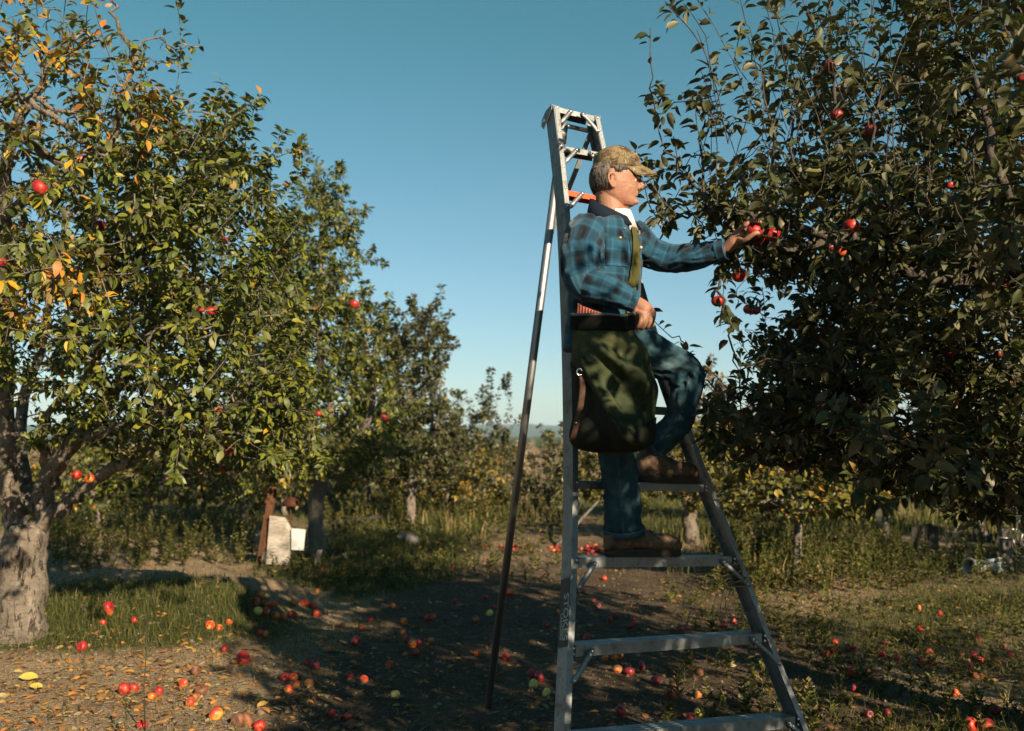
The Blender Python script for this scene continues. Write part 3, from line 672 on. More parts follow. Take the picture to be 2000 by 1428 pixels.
def thin_top(pos, rng):
    px, py, f = proj(pos); d = np.ones(len(pos)); d = np.where((py < 340) & (px < 270), 0.6, d); d = np.where((py < 190) & (px > 60), 0.42, d); d = np.where((px > 225) & (py < 165), 0.28, d); d = np.where(f < 4.6, 0.6, d); d = np.where((py > 960), 0.55, d); return rng.random(len(pos)) < d
t.finish(M['leaf_green'], 0.058, 6.4, 14, clump=3.6, parts=300, tintf=autumn(0.018, ((60, 80, 130, 0.62), (150, 540, 55, 0.6), (40, 590, 60, 0.55), (20, 250, 90, 0.5), (270, 190, 80, 0.4), (160, 200, 90, .35))), keep=thin_top)
tree1 = t
# ---- second tree of the left row
t = Tree('apple_tree', 12, 'full crowned apple tree behind the plywood panel, second in the left row')
Y = gbase(620, 1088)[1]
t.limb([A(622, 1096, Y), A(620, 1075, Y), A(616, 1020, Y), A(622, 960, Y), A(628, 925, Y)], 0.098, 0.085, 4, 0.01); t.fix[0] = 0.125
for pts in ([A(628, 930, Y), A(570, 860, Y - .3), A(520, 760, Y - .6), A(520, 600, Y - .8)], [A(628, 930, Y), A(650, 820, Y), A(620, 650, Y - .2), A(630, 450, Y - .2), A(640, 380, Y)], [A(628, 930, Y), A(700, 860, Y - .2), A(730, 740, Y - .3), A(690, 600, Y)], [A(620, 940, Y), A(560, 900, Y + .4), A(600, 700, Y + .9)]):
    t.limb(pts, 0.06, 0.015)
rg = t.rng
T = np.concatenate([ell(625, 470, Y - .2, 75, 130, 0.8, 150, rg), ell(590, 620, Y - .4, 135, 140, 1.1, 260, rg), ell(610, 790, Y - .3, 160, 120, 1.2, 260, rg), ell(500, 700, Y - .3, 130, 170, 1.0, 160, rg), ell(700, 700, Y, 70, 130, 0.8, 110, rg), ell(640, 890, Y - .3, 150, 55, 0.9, 130, rg), ell(560, 880, Y - .2, 130, 60, .8, 90, rg), ell(710, 820, Y, 80, 90, .8, 90, rg), ell(640, 380, Y - .2, 45, 60, .5, 40, rg)])
t.grow(T, 0.11); t.sprout(0.08, 0.4, 0.55, 0.9)
t.finish(M['leaf_green'], 0.064, 9.5, 17, clump=3.2, parts=150, tintf=autumn(0.015)); tree2 = t
# ---- third and fourth of the left row
t = Tree('apple_tree', 13, 'third apple tree of the left row, tall rounded dull green crown', bark_=M['bark_grey'])
Y = 16.5; b = A(800, 1016, Y); b[2] = float(gz(b[0], b[1])) - .03
t.limb([b, A(802, 980, Y), A(806, 920, Y)], 0.09, 0.07); t.limb([A(806, 920, Y), A(790, 840, Y), A(810, 700, Y), A(815, 620, Y)], 0.05, 0.012); t.limb([A(806, 920, Y), A(850, 850, Y), A(860, 740, Y)], 0.04, 0.012)
rg = t.rng
T = np.concatenate([ell(820, 680, Y, 62, 85, 1.0, 150, rg), ell(815, 790, Y, 85, 90, 1.2, 190, rg), ell(790, 880, Y, 85, 55, 1.1, 130, rg), ell(750, 740, Y + .4, 70, 120, 1.0, 120, rg), ell(840, 880, Y, 95, 65, 1.1, 150, rg), ell(750, 900, Y, 70, 50, 1.0, 90, rg)])
t.grow(T, 0.13); t.sprout(0.1, 0.5, 0.6, 0.9); t.finish(M['leaf_dull'], 0.085, 9.0, 18, clump=2.6, far=True, tintf=autumn(0.03)); tree3 = t
def small_tree(name, seed, label, base, crowns, mat, size=0.09, n=90, per=5.5, tr=0.05, bk=None, spr=(0.08, 0.35), turned=0.08, group='apple trees of the orchard', extra=()):
    t = Tree(name, seed, label, group, bk or M['bark_grey']); bx, by, Y = base
    b = A(bx, by, Y); b[2] = float(gz(b[0], b[1])) - 0.03; rg = t.rng
    c0 = crowns[0]; top = A(c0[0], c0[1] + c0[3] * 0.6, Y)
    mid = b * 0.5 + top * 0.5 + rg.normal(size=3) * np.array([0.04, 0.04, 0.0])
    t.limb([b, mid, top], tr, tr * 0.75)
    for (cx, cy, rx, ry, dy) in crowns:
        for q in range(3): t.limb([top, A(cx + rg.uniform(-.3, .3) * rx, cy + ry * 0.3, Y + rg.uniform(-.3, .3)), A(cx + rg.uniform(-.6, .6) * rx, cy - ry * rg.uniform(0, .6), Y + rg.uniform(-.6, .6) * dy)], tr * 0.55, tr * 0.2)
    for pts in extra: t.limb([A(x, y, Y) for x, y in pts], 0.008, 0.003)
    T = np.concatenate([ell(cx, cy, Y, rx * 1.15, ry * 1.1, dy, int(n * rx * ry / (70 * 60)) + 10, rg) for cx, cy, rx, ry, dy in crowns])
    t.grow(T, 0.14); t.sprout(spr[0], spr[1], 0.6, 0.9); t.finish(mat, size, per * 1.5, 13, clump=2.6, far=True, tintf=autumn(turned), sides=3); return t
tree4 = small_tree('apple_tree', 14, 'slender young apple tree with tall whippy shoots left of the ladder pole', (945, 985, 22), [(940, 850, 48, 45, .8), (925, 920, 55, 50, .9)], M['leaf_dull'], 0.10, 60, spr=(0.3, 1.1), extra=(((945, 880), (960, 830), (975, 760)), ((930, 880), (925, 830), (920, 790)), ((950, 860), (985, 830), (995, 805))))
# ---- low trees across the middle distance
LOW = [((690, 975, 25), [(690, 900, 60, 60, 1.2)], 'leaf_dull', 'far olive tree seen between the second and third left trunks', .1),
       ((560, 990, 18.5), [(555, 930, 70, 55, 1.0)], 'leaf_yellow', 'yellow green low tree directly behind the plywood panel', .1),
       ((400, 1000, 18), [(395, 925, 80, 60, 1.0)], 'leaf_yellow', 'low bushy tree in the gap right of the left trunk', .1),
       ((190, 1030, 14.5), [(190, 945, 85, 55, .9)], 'leaf_green', 'green low tree close behind the left trunk\'s forks', .05),
       ((640, 1000, 19.5), [(640, 935, 60, 48, 1.0)], 'leaf_yellow', 'olive yellow low tree just left of the second left trunk', .12),
       ((790, 985, 21.0), [(795, 930, 62, 50, 1.0)], 'leaf_yellow', 'yellow green low tree below the third left crown', .2),
       ((905, 990, 20.5), [(905, 925, 55, 45, 1.0)], 'leaf_yellow', 'rounder golden tree between two smaller ones left of the pole', .1),
       ((1085, 1010, 17.6), [(1098, 895, 36, 55, .9), (1085, 950, 56, 44, 1.0)], 'leaf_dull', 'low apple tree just left of the ladder rail, dusty olive with yellow skirts', .10),
       ((953, 1003, 18.4), [(958, 945, 58, 48, 1.0)], 'leaf_yellow', 'bright yellowing little apple tree with a thin pale trunk beside the ladder pole', .3),
       ((868, 998, 19.0), [(872, 935, 60, 45, 1.0)], 'leaf_yellow', 'small yellowing apple tree under the edge of the third left tree', .25),
       ((718, 990, 20.0), [(722, 930, 62, 40, 1.0)], 'leaf_yellow', 'small yellow green apple tree seen past the second left trunk', .15),
       ((1356, 1062, 13.4), [(1345, 930, 80, 62, 1.0), (1290, 900, 70, 45, .9), (1400, 900, 60, 60, .9)], 'leaf_yellow', 'stout pale trunked apple tree seen through the ladder rungs', .12),
       ((1210, 1010, 17.5), [(1210, 930, 75, 65, 1.0)], 'leaf_yellow', 'yellow green apple tree seen between the man\'s legs and left rail', .15),
       ((1549, 1131, 9.9), [(1560, 950, 120, 58, .8), (1470, 965, 60, 50, .6), (1650, 950, 70, 55, .6)], 'leaf_yellow', 'small apple tree on a slim bare trunk right of the ladder', .14),
       ((1455, 1020, 16.5), [(1450, 880, 85, 80, 1.0), (1390, 800, 40, 70, .8)], 'leaf_russet', 'taller pinkish brown apple tree lit behind the knee', .15),
       ((1712, 1068, 12.8), [(1730, 940, 100, 60, .9), (1640, 920, 70, 50, .8)], 'leaf_dull', 'shadowed apple tree with dark leaning trunk at right', .05),
       ((1930, 1050, 14.2), [(1900, 930, 120, 75, 1.0)], 'leaf_dull', 'dark apple tree behind the weathered boards at far right', .03),
       ((300, 1040, 15.5), [(280, 940, 110, 50, 1.0), (140, 930, 80, 55, 1.0)], 'leaf_yellow', 'yellow green low tree showing under the big left crown', .1),
       ((480, 1020, 16.5), [(470, 935, 95, 50, 1.0)], 'leaf_yellow', 'low leafy tree between the left trunk and the plywood panel', .1),
       ((1620, 1000, 20), [(1610, 890, 90, 70, 1.2)], 'leaf_dull', 'hazy olive apple tree far behind the slim trunked one', .1),
       ((1800, 1000, 21), [(1810, 900, 100, 80, 1.2)], 'leaf_dull', 'far olive apple tree half lost behind the dark right crown', .1)]
for i, (b, cr, mt, lb, tn) in enumerate(LOW):
    small_tree('apple_tree', 40 + i, lb, b, cr, M[mt], 0.085 if b[2] < 15 else 0.10, 75 if b[2] > 12 else 110, tr=0.11 if b[0] == 1356 else 0.05, bk=M['bark_pale'] if b[0] in (1356, 1549, 953) else None, turned=tn)
# ---- far scrub that reads as one mass
rg = np.random.default_rng(5); Pp, Dd, Uu, Ss, Tt = [], [], [], [], []
for x in range(-150, 2200, 62):
    for (Y, cy, ry) in ((33, 948, 42), (46, 918, 46), (64, 897, 34)):
        xx = x + rg.uniform(-30, 30); tall = rg.uniform(0.7, 1.15); n = 520
        a = nrm(rg.normal(size=(n, 3))) * rg.random((n, 1)) ** 0.45
        c = np.array(at(xx, cy + rg.uniform(-6, 6), Y)); p = c + a * np.array([58 * Y / FPX, 1.6, ry * tall * Y / FPX])
        p[:, 2] = np.maximum(p[:, 2], 0.05); Pp.append(p); Dd.append(nrm(rg.normal(size=(n, 3)) + np.array([0, 0, 0.7]))); Uu.append(nrm(rg.normal(size=(n, 3)))); Ss.append(rg.uniform(0.10, 0.24, n) * (Y / 40)); Tt.append(np.clip(rg.normal(rg.uniform(0.3, 0.8), 0.18, n), 0, 1))
sc = link('thicket', leaf_mesh('thicket', *[np.concatenate(q) for q in (Pp, Dd, Uu, Ss, Tt)], M['leaf_russet'], True)); tag(sc, 'brown and russet scrub of distant orchard below the ridge', 'thicket', kind='stuff')
# ---- the tree being picked, right foreground
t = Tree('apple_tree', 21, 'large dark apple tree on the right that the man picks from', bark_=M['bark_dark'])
Y = 4.75; b = np.array(at(2120, 1100, Y)); b[2] = float(gz(b[0], b[1])) - .04
t.limb([b, A(2115, 1250, Y), A(2105, 1100, Y), A(2090, 960, Y), A(2085, 880, Y)], 0.14, 0.11, 4, 0.008)
t.fix[0] = 0.18
t.limb([A(2090, 960, Y), A(2000, 905, Y), A(1900, 912, Y - .1), A(1780, 905, Y - .1), A(1680, 885, Y), A(1590, 905, Y + .1), A(1520, 905, Y + .1), A(1450, 860, Y + .1)], 0.055, 0.014)
t.limb([A(2085, 880, Y), A(2030, 640, Y - .2), A(1985, 580, Y - .3), A(1930, 535, Y - .3), A(1860, 420, Y - .3), A(1800, 280, Y - .3)], 0.06, 0.012)
t.limb([A(1930, 535, Y - .3), A(1800, 545, Y - .35), A(1690, 470, Y - .3), A(1600, 478, Y - .3), A(1530, 492, Y - .35), A(1480, 470, Y - .4)], 0.034, 0.012)
t.limb([A(1690, 470, Y - .3), A(1600, 455, Y - .5), A(1500, 425, Y - .6), A(1450, 415, Y - .55), A(1400, 410, Y - .5)], 0.018, 0.007)
t.limb([A(2085, 880, Y), A(2080, 500, Y), A(2010, 250, Y - .1), A(1980, 60, Y)], 0.07, 0.015)
t.limb([A(1985, 580, Y - .3), A(1960, 400, Y - .9), A(1940, 300, Y - 1.0), A(1900, 150, Y - .9)], 0.03, 0.01)
t.limb([A(1780, 905, Y - .1), A(1700, 800, Y), A(1620, 700, Y), A(1560, 620, Y)], 0.03, 0.01)
for pts in ([(1450, 418), (1400, 405), (1345, 355), (1300, 290), (1282, 220), (1268, 150)], [(1520, 440), (1510, 340), (1500, 230), (1480, 130), (1462, 45)], [(1560, 380), (1545, 280), (1560, 200)], [(1640, 300), (1630, 180), (1612, 80), (1622, -20)],
            [(1700, 300), (1720, 180), (1708, 60)], [(1800, 280), (1790, 150), (1800, 20), (1795, -60)], [(1900, 200), (1880, 100), (1850, 10)], [(1400, 410), (1345, 420), (1300, 430), (1270, 405)], [(1450, 470), (1420, 520), (1405, 560), (1425, 640), (1438, 720)],
            [(1450, 860), (1400, 780), (1345, 700), (1322, 655)], [(1500, 700), (1440, 650), (1410, 600)], [(1520, 905), (1460, 905), (1405, 880), (1375, 830)], [(1380, 400), (1372, 300), (1368, 215)]):
    t.limb([A(x, y, Y - .45 + 0.1 * math.sin(x)) for x, y in pts], 0.0075, 0.0028, 5)
rg = t.rng
T = np.concatenate([ell(1770, 290, Y - .1, 200, 190, 0.8, 210, rg), ell(1940, 180, Y - .1, 180, 300, 0.9, 230, rg), ell(1900, -130, Y, 190, 150, 0.8, 110, rg), ell(2080, -320, Y, 340, 215, 1.0, 400, rg), ell(2271, -270, Y + .45, 340, 260, 1.0, 380, rg), ell(1860, 890, Y - .1, 230, 75, .8, 140, rg), ell(1940, 950, Y, 140, 75, .8, 110, rg), ell(1640, 860, Y, 140, 70, .6, 90, rg), ell(1630, 430, Y - .3, 170, 130, 0.7, 190, rg), ell(1620, 240, Y - .3, 110, 150, .5, 70, rg), ell(1840, 560, Y - .2, 240, 210, 0.9, 340, rg),
    ell(1640, 725, Y, 150, 150, 0.8, 230, rg), ell(1850, 820, Y, 240, 130, 0.9, 280, rg), ell(1480, 830, Y + .1, 105, 75, 0.5, 90, rg), ell(1430, 330, Y - .4, 105, 120, 0.4, 40, rg), ell(1335, 415, Y - .35, 65, 42, 0.25, 20, rg), ell(1400, 400, Y - .4, 70, 60, .3, 34, rg), ell(1470, 460, Y - .45, 85, 70, 0.35, 60, rg), ell(1295, 215, Y - .45, 30, 60, .12, 4, rg), ell(1490, 150, Y - .4, 25, 60, .12, 3, rg),
    ell(2080, 560, Y + .1, 180, 420, 1.0, 200, rg), ell(1760, 640, Y + .9, 330, 330, 0.5, 220, rg), ell(1960, 330, Y - 1.35, 90, 240, 0.25, 22, rg), ell(1780, 900, Y - 1.2, 120, 110, 0.25, 18, rg)])
t.grow(T, 0.08)
n0 = len(t.P); has = np.zeros(n0, bool); has[[q for q in t.par if q >= 0]] = True; PP = np.array(t.P); qx, qy, qf = proj(PP)
for j in np.where(~has & (qy < 420) & (qx > 1380) & (qx < 2000) & (qf < Y + .5))[0]:      # tall upright water shoots along the top
    if rg.random() < .55:
        p = PP[j].copy(); d = np.array([rg.normal() * .22 - .08, rg.normal() * .2, 1.0]); jj = int(j)
        for i in range(int(rg.uniform(4, 13))):
            d = d + rg.normal(size=3) * .07; d /= np.linalg.norm(d); p = p + d * .05; t.P.append(p); t.par.append(jj); t.fix.append(0.0); jj = len(t.P) - 1
t.sprout(0.06, 0.30, 0.6, 0.8)
def arm_clear(pos, rng):
    px, py, f = proj(pos); k_ = (px < 1240) | ((px < 1405) & (py > 462) & (py < 535) & (f < 4.5)) | ((px < 1395) & (py > 735) & (px < 1380)); e = ((px - 1470) / 60) ** 2 + ((py - 455) / 42) ** 2 < 1
    sdv = np.array(SUN_DIR); g_ = pos - sdv * (pos[:, 2:3] / sdv[2]); lit = (g_[:, 0] > -2.75) & (g_[:, 0] < -1.75) & (g_[:, 1] > 7.2) & (g_[:, 1] < 9.4)      # a thin place in the crown that lets sun onto the mound
    k_ = k_ | (lit & (rng.random(len(pos)) < 0.4))
    k_ = k_ | (e & (f < 4.15) & (rng.random(len(pos)) < 0.2)); dens = np.where((py < 450) & (px < 1960), 0.75, 1.0); dens = np.where((px > 1352) & (px < 1470) & (py > 540) & (py < 760), 0.45, dens); dens = np.where((py < 320) & (px < 1760), 0.30, dens); return ~k_ & (rng.random(len(pos)) < dens)
t.finish(M['leaf_dull'], 0.062, 5.8, 15, clump=3.6, parts=300, tintf=autumn(0.012, ((1880, 760, 40, .25), (1690, 900, 60, 0.15))), keep=arm_clear); treeR = t
# ---- neighbours of the right row that stand outside the view and shade the ladder
def shade_tree(seed, x, y, rx, zc, rz, n, label):
    t = Tree('apple_tree', seed, label, bark_=M['bark_grey']); rg = t.rng
    t.limb([(x, y, -.03), (x + .05, y, .5), (x, y + .05, 0.95)], 0.12, 0.1)
    for q in range(5):
        a = q * 1.26; t.limb([(x, y + .05, 0.95), (x + .5 * rx * math.cos(a), y + .5 * rx * math.sin(a), zc), (x + .7 * rx * math.cos(a), y + .7 * rx * math.sin(a), zc + rz * .5)], 0.05, 0.015)
    a = nrm(rg.normal(size=(n, 3))) * (rg.random((n, 1)) ** 0.4); T = np.array([x, y, zc]) + a * np.array([rx, rx, rz])
    t.grow(T, 0.13); t.sprout(0.1, 0.35, 0.5, 0.9); t.finish(M['leaf_dull'], 0.085, 4.0, 9, far=True, tintf=autumn(0.02)); return t
SH = shade_tree(61, 2.25, 1.5, 1.2, 2.1, 1.2, 700, 'apple tree out of view to the right, its shade on the ladder').root
for q, (x, y, h) in enumerate(((2.9, -2.0, 2.05), (3.4, -6.6, 1.8), (-4.2, 2.4, 2.1), (-4.4, -2.2, 2.1), (-4.4, -7, 2.1), (9.0, 7.0, 2.2), (9.0, 2.0, 2.2), (9.2, -3.2, 2.2), (5.3, 1.5, 2.3), (7.4, 8.2, 2.0), (7.6, 11.6, 2.2))):
    shade_tree(62 + q, x, y, 1.5, h, 1.35, 260, ['neighbouring apple tree behind the viewer on the right', 'apple tree well behind the viewer on the right', 'left row apple tree beside the viewer', 'left row apple tree behind the viewer', 'left row apple tree far behind the viewer', 'next row apple tree right of the picked one', 'next row apple tree abreast of the viewer', 'next row apple tree behind the viewer', 'apple tree to the right whose shade darkens the picked tree', 'apple tree out of view shading the old boards', 'apple tree out of view beyond the old boards'][q])
# ================================================================== grass, weeds, litter
rg = np.random.default_rng(77)
def scatter(n, near=3.6, far=26, power=1.4, half=0.62, lo=None, hi=None):
    u = rg.random(n); D = (near ** (1 - power) + u * (far ** (1 - power) - near ** (1 - power))) ** (1 / (1 - power))
    x = (rg.random(n) * 2 - 1) * (half * D + 0.5); return x, D
def blades(x, y, h, wd, lean, tint):
    n = len(x); z = gz(x, y) - 0.004; a = rg.random(n) * 2 * np.pi; s = np.stack([np.cos(a), np.sin(a), 0 * a], -1); b = rg.random(n) * 2 * np.pi; d = np.stack([np.cos(b), np.sin(b), 0 * b], -1)
    P = np.stack([x, y, z], -1); up = np.array([0, 0, 1.0]); H = h[:, None]; Wd = wd[:, None] * 0.5; Ln = (lean * h)[:, None]
    v0 = P - s * Wd; v1 = P + s * Wd; m = P + up * H * 0.55 + d * Ln * 0.3; v2 = m - s * Wd * 0.75; v3 = m + s * Wd * 0.75; v4 = P + up * H * (1 - 0.25 * lean[:, None]) + d * Ln
    V = np.stack([v0, v1, v2, v3, v4], 1).reshape(-1, 3); i = np.arange(n) * 5
    return V, [np.stack([i, i + 1, i + 3, i + 2], -1), np.stack([i + 2, i + 3, i + 4], -1)], np.repeat(tint, 5)
def veg_material(name, stops, trans=0.25):
    k = NT(name, 0.65, 0.2); c = k.ramp(k.attr('tint'), stops); k.color(c)
    tr = k.n('ShaderNodeBsdfTranslucent'); k.L.new(k.mix(1.0, c, (1, 1, 0.5), 'MULTIPLY'), tr.inputs[0]); ms = k.n('ShaderNodeMixShader'); ms.inputs[0].default_value = trans
    k.L.new(k.b.outputs[0], ms.inputs[1]); k.L.new(tr.outputs[0], ms.inputs[2]); k.L.new(ms.outputs[0], k.out.inputs[0]); return k.m
M['grass'] = veg_material('grass', [(0, (0.028, 0.036, 0.010)), (0.45, (0.085, 0.098, 0.022)), (0.7, (0.15, 0.125, 0.045)), (1.0, (0.32, 0.23, 0.11))])
x, y = scatter(330000); cv = cover(x, y); keep = rg.random(len(x)) < (cv ** 1.6) * 0.8 + 0.03
keep &= ~((np.abs(x) < 1.0) & (y < 9) & (rg.random(len(x)) < 0.6)); x, y = x[keep], y[keep]; cv = cv[keep]
turf_ = np.exp(-((x + 2.7) / 1.3) ** 2 - ((y - 7.4) / 0.9) ** 2)
h = rg.uniform(0.03, 0.085, len(x)) + turf_ * rg.uniform(0.0, 0.06, len(x)) + sst(10, 16, y) * rg.uniform(0, 0.07, len(x)); 
V, F, At = blades(x, y, h, np.maximum(0.0035, y * 0.00055) * rg.uniform(.7, 1.3, len(x)), rg.uniform(0.1, 0.9, len(x)), np.clip(rg.normal(0.45, 0.2, len(x)) - 0.1 * turf_, 0, 1))
tag(link('grass', mesh_np('grass', V, F, True, [M['grass']], {'tint': At})), 'short thin grass over the orchard floor', 'grass', kind='stuff')
# tall straw coloured grass of the background
xs, ys = [], []
for (px0, px1, d0, d1, n) in ((600, 1130, 16, 24, 3600), (1240, 1760, 10.6, 16, 2600), (60, 520, 14, 17, 1200), (1640, 2000, 14, 18, 2000), (1420, 1620, 9.0, 10.6, 900), (860, 960, 13, 16, 500)):
    D = rg.uniform(d0, d1, n); xs.append((rg.uniform(px0, px1, n) - 1000) / FPX * D); ys.append(D)
x = np.concatenate(xs); y = np.concatenate(ys); clump = 0.5 + 0.5 * np.sin(x * 2.7 + np.sin(y * 1.9) * 2); k_ = rg.random(len(x)) < .15 + .85 * clump ** 1.5; x, y, clump = x[k_], y[k_], clump[k_]; h = rg.uniform(0.10, 0.34, len(x)) * (0.4 + 0.8 * clump)
V, F, At = blades(x, y, h, y * 0.0010 * rg.uniform(.6, 1.3, len(x)), rg.uniform(0.05, 0.5, len(x)), np.clip(rg.normal(0.52, 0.28, len(x)) + 0.2 * (clump - .5), 0, 1))
tag(link('tall_grass', mesh_np('tall_grass', V, F, True, [M['grass']], {'tint': At})), 'tall dry grass between the far trees', 'grass', kind='stuff')
# leafy weeds (fleabane like stalks)
def weeds(spots, name, label, hmul=1.0):
    mb = MB(); Pp, Dd, Uu, Ss, Tt = [], [], [], [], []
    for (x, y, h) in spots:
        h *= hmul; z = float(gz(x, y)); ln = rg.normal(size=2) * 0.26 * h; p0 = np.array([x, y, z - .01]); p2 = p0 + np.array([ln[0], ln[1], h]); p1 = (p0 + p2) / 2 + np.array([rg.normal() * .03 * h, rg.normal() * .03 * h, 0])
        mb.tube([p0, p1, p2], [0.0026, 0.002, 0.001] if y < 8 else [0.0036, 0.003, 0.0018], 3, False); m = int(9 + h * 56); f = np.sort(rg.random(m)) * 0.9 + 0.1
        q = (p0 + (p2 - p0) * f[:, None]); a = rg.random(m) * 6.283; Pp.append(q); Dd.append(np.stack([np.cos(a), np.sin(a), rg.uniform(0.2, 1.3, m)], -1)); Uu.append(np.tile([0, 0, 1.0], (m, 1)) + rg.normal(size=(m, 3)) * .2)
        Ss.append(rg.uniform(0.026, 0.075, m) * (1.2 if h > .16 else .8) * (1.15 - 0.6 * f)); Tt.append(np.clip(rg.normal(0.5, 0.22, m), 0, 1))
    P_, D_, U_, S_, T_ = [np.concatenate(q) for q in (Pp, Dd, Uu, Ss, Tt)]; s, d, n = leaf_frames(D_, U_)
    tv, tt, _ = FARL; tv = tv * np.array([0.72, 1, 1]); Vv = (P_[:, None] + S_[:, None, None] * (tv[None, :, 0, None] * s[:, None] + tv[None, :, 1, None] * d[:, None] + tv[None, :, 2, None] * n[:, None])).reshape(-1, 3)
    nb = mb.n; mb.add(Vv, [(tt[None] + (np.arange(len(P_)) * 4)[:, None, None]).reshape(-1, 3)])
    o = link(name, mb.mesh(name, M['grass'], True, {'tint': np.concatenate([np.full(nb, 0.35), np.repeat(T_, 4)])})); tag(o, label, 'weeds', kind='stuff')
sp = []
for (px0, px1, d0, d1, h0, h1, n) in ((1380, 1760, 9.2, 12.5, .15, .55, 320), (1560, 2050, 4.6, 9.0, .03, .14, 480), (1300, 1620, 5.0, 9, .04, .2, 150), (640, 1130, 14, 19, .2, .6, 240), (60, 500, 11.0, 15, .1, .55, 330), (1700, 2000, 9.5, 12, .1, .4, 120), (860, 1100, 10, 14, .08, .25, 90), (500, 900, 9.5, 13, .06, .2, 220)):
    D = rg.uniform(d0, d1, n); sp += list(zip((rg.uniform(px0, px1, n) - 1000) / FPX * D, D, rg.uniform(h0, h1, n)))
weeds(sp, 'weeds', 'leafy green weeds standing in the unmown orchard floor')
# fallen leaves
M['fallen'] = leaf_material('leaf_fallen', [(0, (0.12, 0.06, 0.03)), (0.3, (0.28, 0.13, 0.045)), (0.55, (0.46, 0.18, 0.035)), (0.78, (0.42, 0.24, 0.05)), (0.92, (0.36, 0.30, 0.14)), (1, (0.16, 0.16, 0.08))], back=(0.30, 0.20, 0.11), trans=0.15, rough=0.7)
x, y = scatter(26000, 3.8, 15, 1.3); dens = 0.08 + 0.92 * np.exp(-((x + 2.2) / 1.1) ** 2 - ((y - 5.9) / 1.2) ** 2) + 0.5 * np.exp(-((x - 2.7) / 1.2) ** 2 - ((y - 9.2) / 0.8) ** 2) + .2 * np.exp(-((x - 3) / 1.3) ** 2 - ((y - 7) / 1.5) ** 2) + 0.15 * np.exp(-((x + 2.5) / 1) ** 2 - ((y - 9) / .7) ** 2)
k_ = rg.random(len(x)) < dens; x, y = x[k_], y[k_]; n = len(x); P_ = np.stack([x, y, gz(x, y) + 0.008], -1); a = rg.random(n) * 6.283
D_ = np.stack([np.cos(a), np.sin(a), rg.normal(size=n) * 0.22], -1); U_ = np.array([0, 0, 1.0]) + rg.normal(size=(n, 3)) * 0.3
tag(link('fallen_leaves', leaf_mesh('fallen_leaves', P_, D_, U_, rg.uniform(0.02, 0.066, n), rg.random(n) ** .8, M['fallen'])), 'orange and brown fallen leaves strewn on the soil', 'leaves', kind='stuff')
# straw, twigs and dry bits lying on the soil
x, y = scatter(90000, 3.8, 13, 1.5); k_ = rg.random(len(x)) < 0.12 + 0.88 * np.exp(-((x + 2.2) / 1.3) ** 2 - ((y - 6) / 1.8) ** 2); x, y = x[k_], y[k_]; n = len(x); a = rg.random(n) * 6.283; L = 0.004 + 0.022 * rg.random(n) ** 2.5; d = np.stack([np.cos(a), np.sin(a), rg.normal(size=n) * .15], -1) * L[:, None]; s = np.stack([-np.sin(a), np.cos(a), rg.normal(size=n) * 0.4], -1) * (rg.uniform(0.0008, 0.0026, n))[:, None]
c = np.stack([x, y, gz(x, y) + 0.007], -1); V = np.stack([c - d - s, c - d + s, c + d + s * .6, c + d - s * .6], 1).reshape(-1, 3); i = np.arange(n) * 4
M['straw'] = veg_material('straw', [(0, (0.05, 0.04, 0.03)), (0.4, (0.16, 0.12, 0.085)), (0.8, (0.30, 0.25, 0.18)), (1, (0.40, 0.37, 0.31))], 0.05)
tag(link('straw_litter', mesh_np('straw_litter', V, [np.stack([i, i + 1, i + 2, i + 3], -1)], False, [M['straw']], {'tint': np.repeat(rg.random(n), 4)})), 'dry straw and twig bits on the bare soil', 'litter', kind='stuff')
# clods
x, y = scatter(5200, 3.8, 12, 1.6); n = len(x); S = rg.uniform(0.006, 0.022, n) * (0.6 + 0.8 * rg.random(n) ** 3); oc = np.array([(1, 0, 0), (-1, 0, 0), (0, 1, 0), (0, -1, 0), (0, 0, .8), (0, 0, -.8)], float); tri = np.array([[0, 2, 4], [2, 1, 4], [1, 3, 4], [3, 0, 4], [2, 0, 5], [1, 2, 5], [3, 1, 5], [0, 3, 5]])
V = (np.stack([x, y, gz(x, y) + 0.002], -1)[:, None] + S[:, None, None] * oc[None] * rg.uniform(0.6, 1.3, (n, 6, 1))).reshape(-1, 3)
k = NT('clod', 0.95, 0.1); k.color(k.ramp(k.noise(k.coord('Object'), 30, 4), [(0.35, (0.07, 0.05, 0.036)), (0.65, (0.18, 0.135, 0.095))])); M['clod'] = k.m
tag(link('soil_clods', mesh_np('soil_clods', V, [(tri[None] + (np.arange(n) * 6)[:, None, None]).reshape(-1, 3)], True, [M['clod']])), 'small soil clods and stones', 'clods', kind='stuff')

# ================================================================== apples
def apple_profile(n=20, m=13):
    prof = []
    for i in range(m):
        t = i / (m - 1) * math.pi; s = math.sin(t); c = math.cos(t)
        r = s * (1 + 0.10 * c); z = 0.9 * c
        dt = math.exp(-(t / 0.42) ** 2); db = math.exp(-((math.pi - t) / 0.36) ** 2)
        z += -0.34 * dt + 0.20 * db; prof.append((r, z))
    return prof
def apple_mesh(name, mat, seed):
    rn = random.Random(seed); prof = apple_profile(); n = 20; mb = MB(); rings = []; asym = rn.uniform(0.93, 1.04); ph = rn.random() * 6
    for r, z in prof:
        rings.append(np.array([(r * math.cos(a) * (1 + 0.025 * math.cos(5 * a + ph) * (z < 0) + 0.03 * math.cos(2 * a + ph)), r * math.sin(a) * (1 + 0.025 * math.cos(5 * a + ph) * (z < 0)), z * asym + 0.05 * r * math.cos(a + ph)) for a in np.linspace(0, 2 * math.pi, n, endpoint=False)]))
    mb.rings(rings, False); return mb.mesh(name, mat, True)
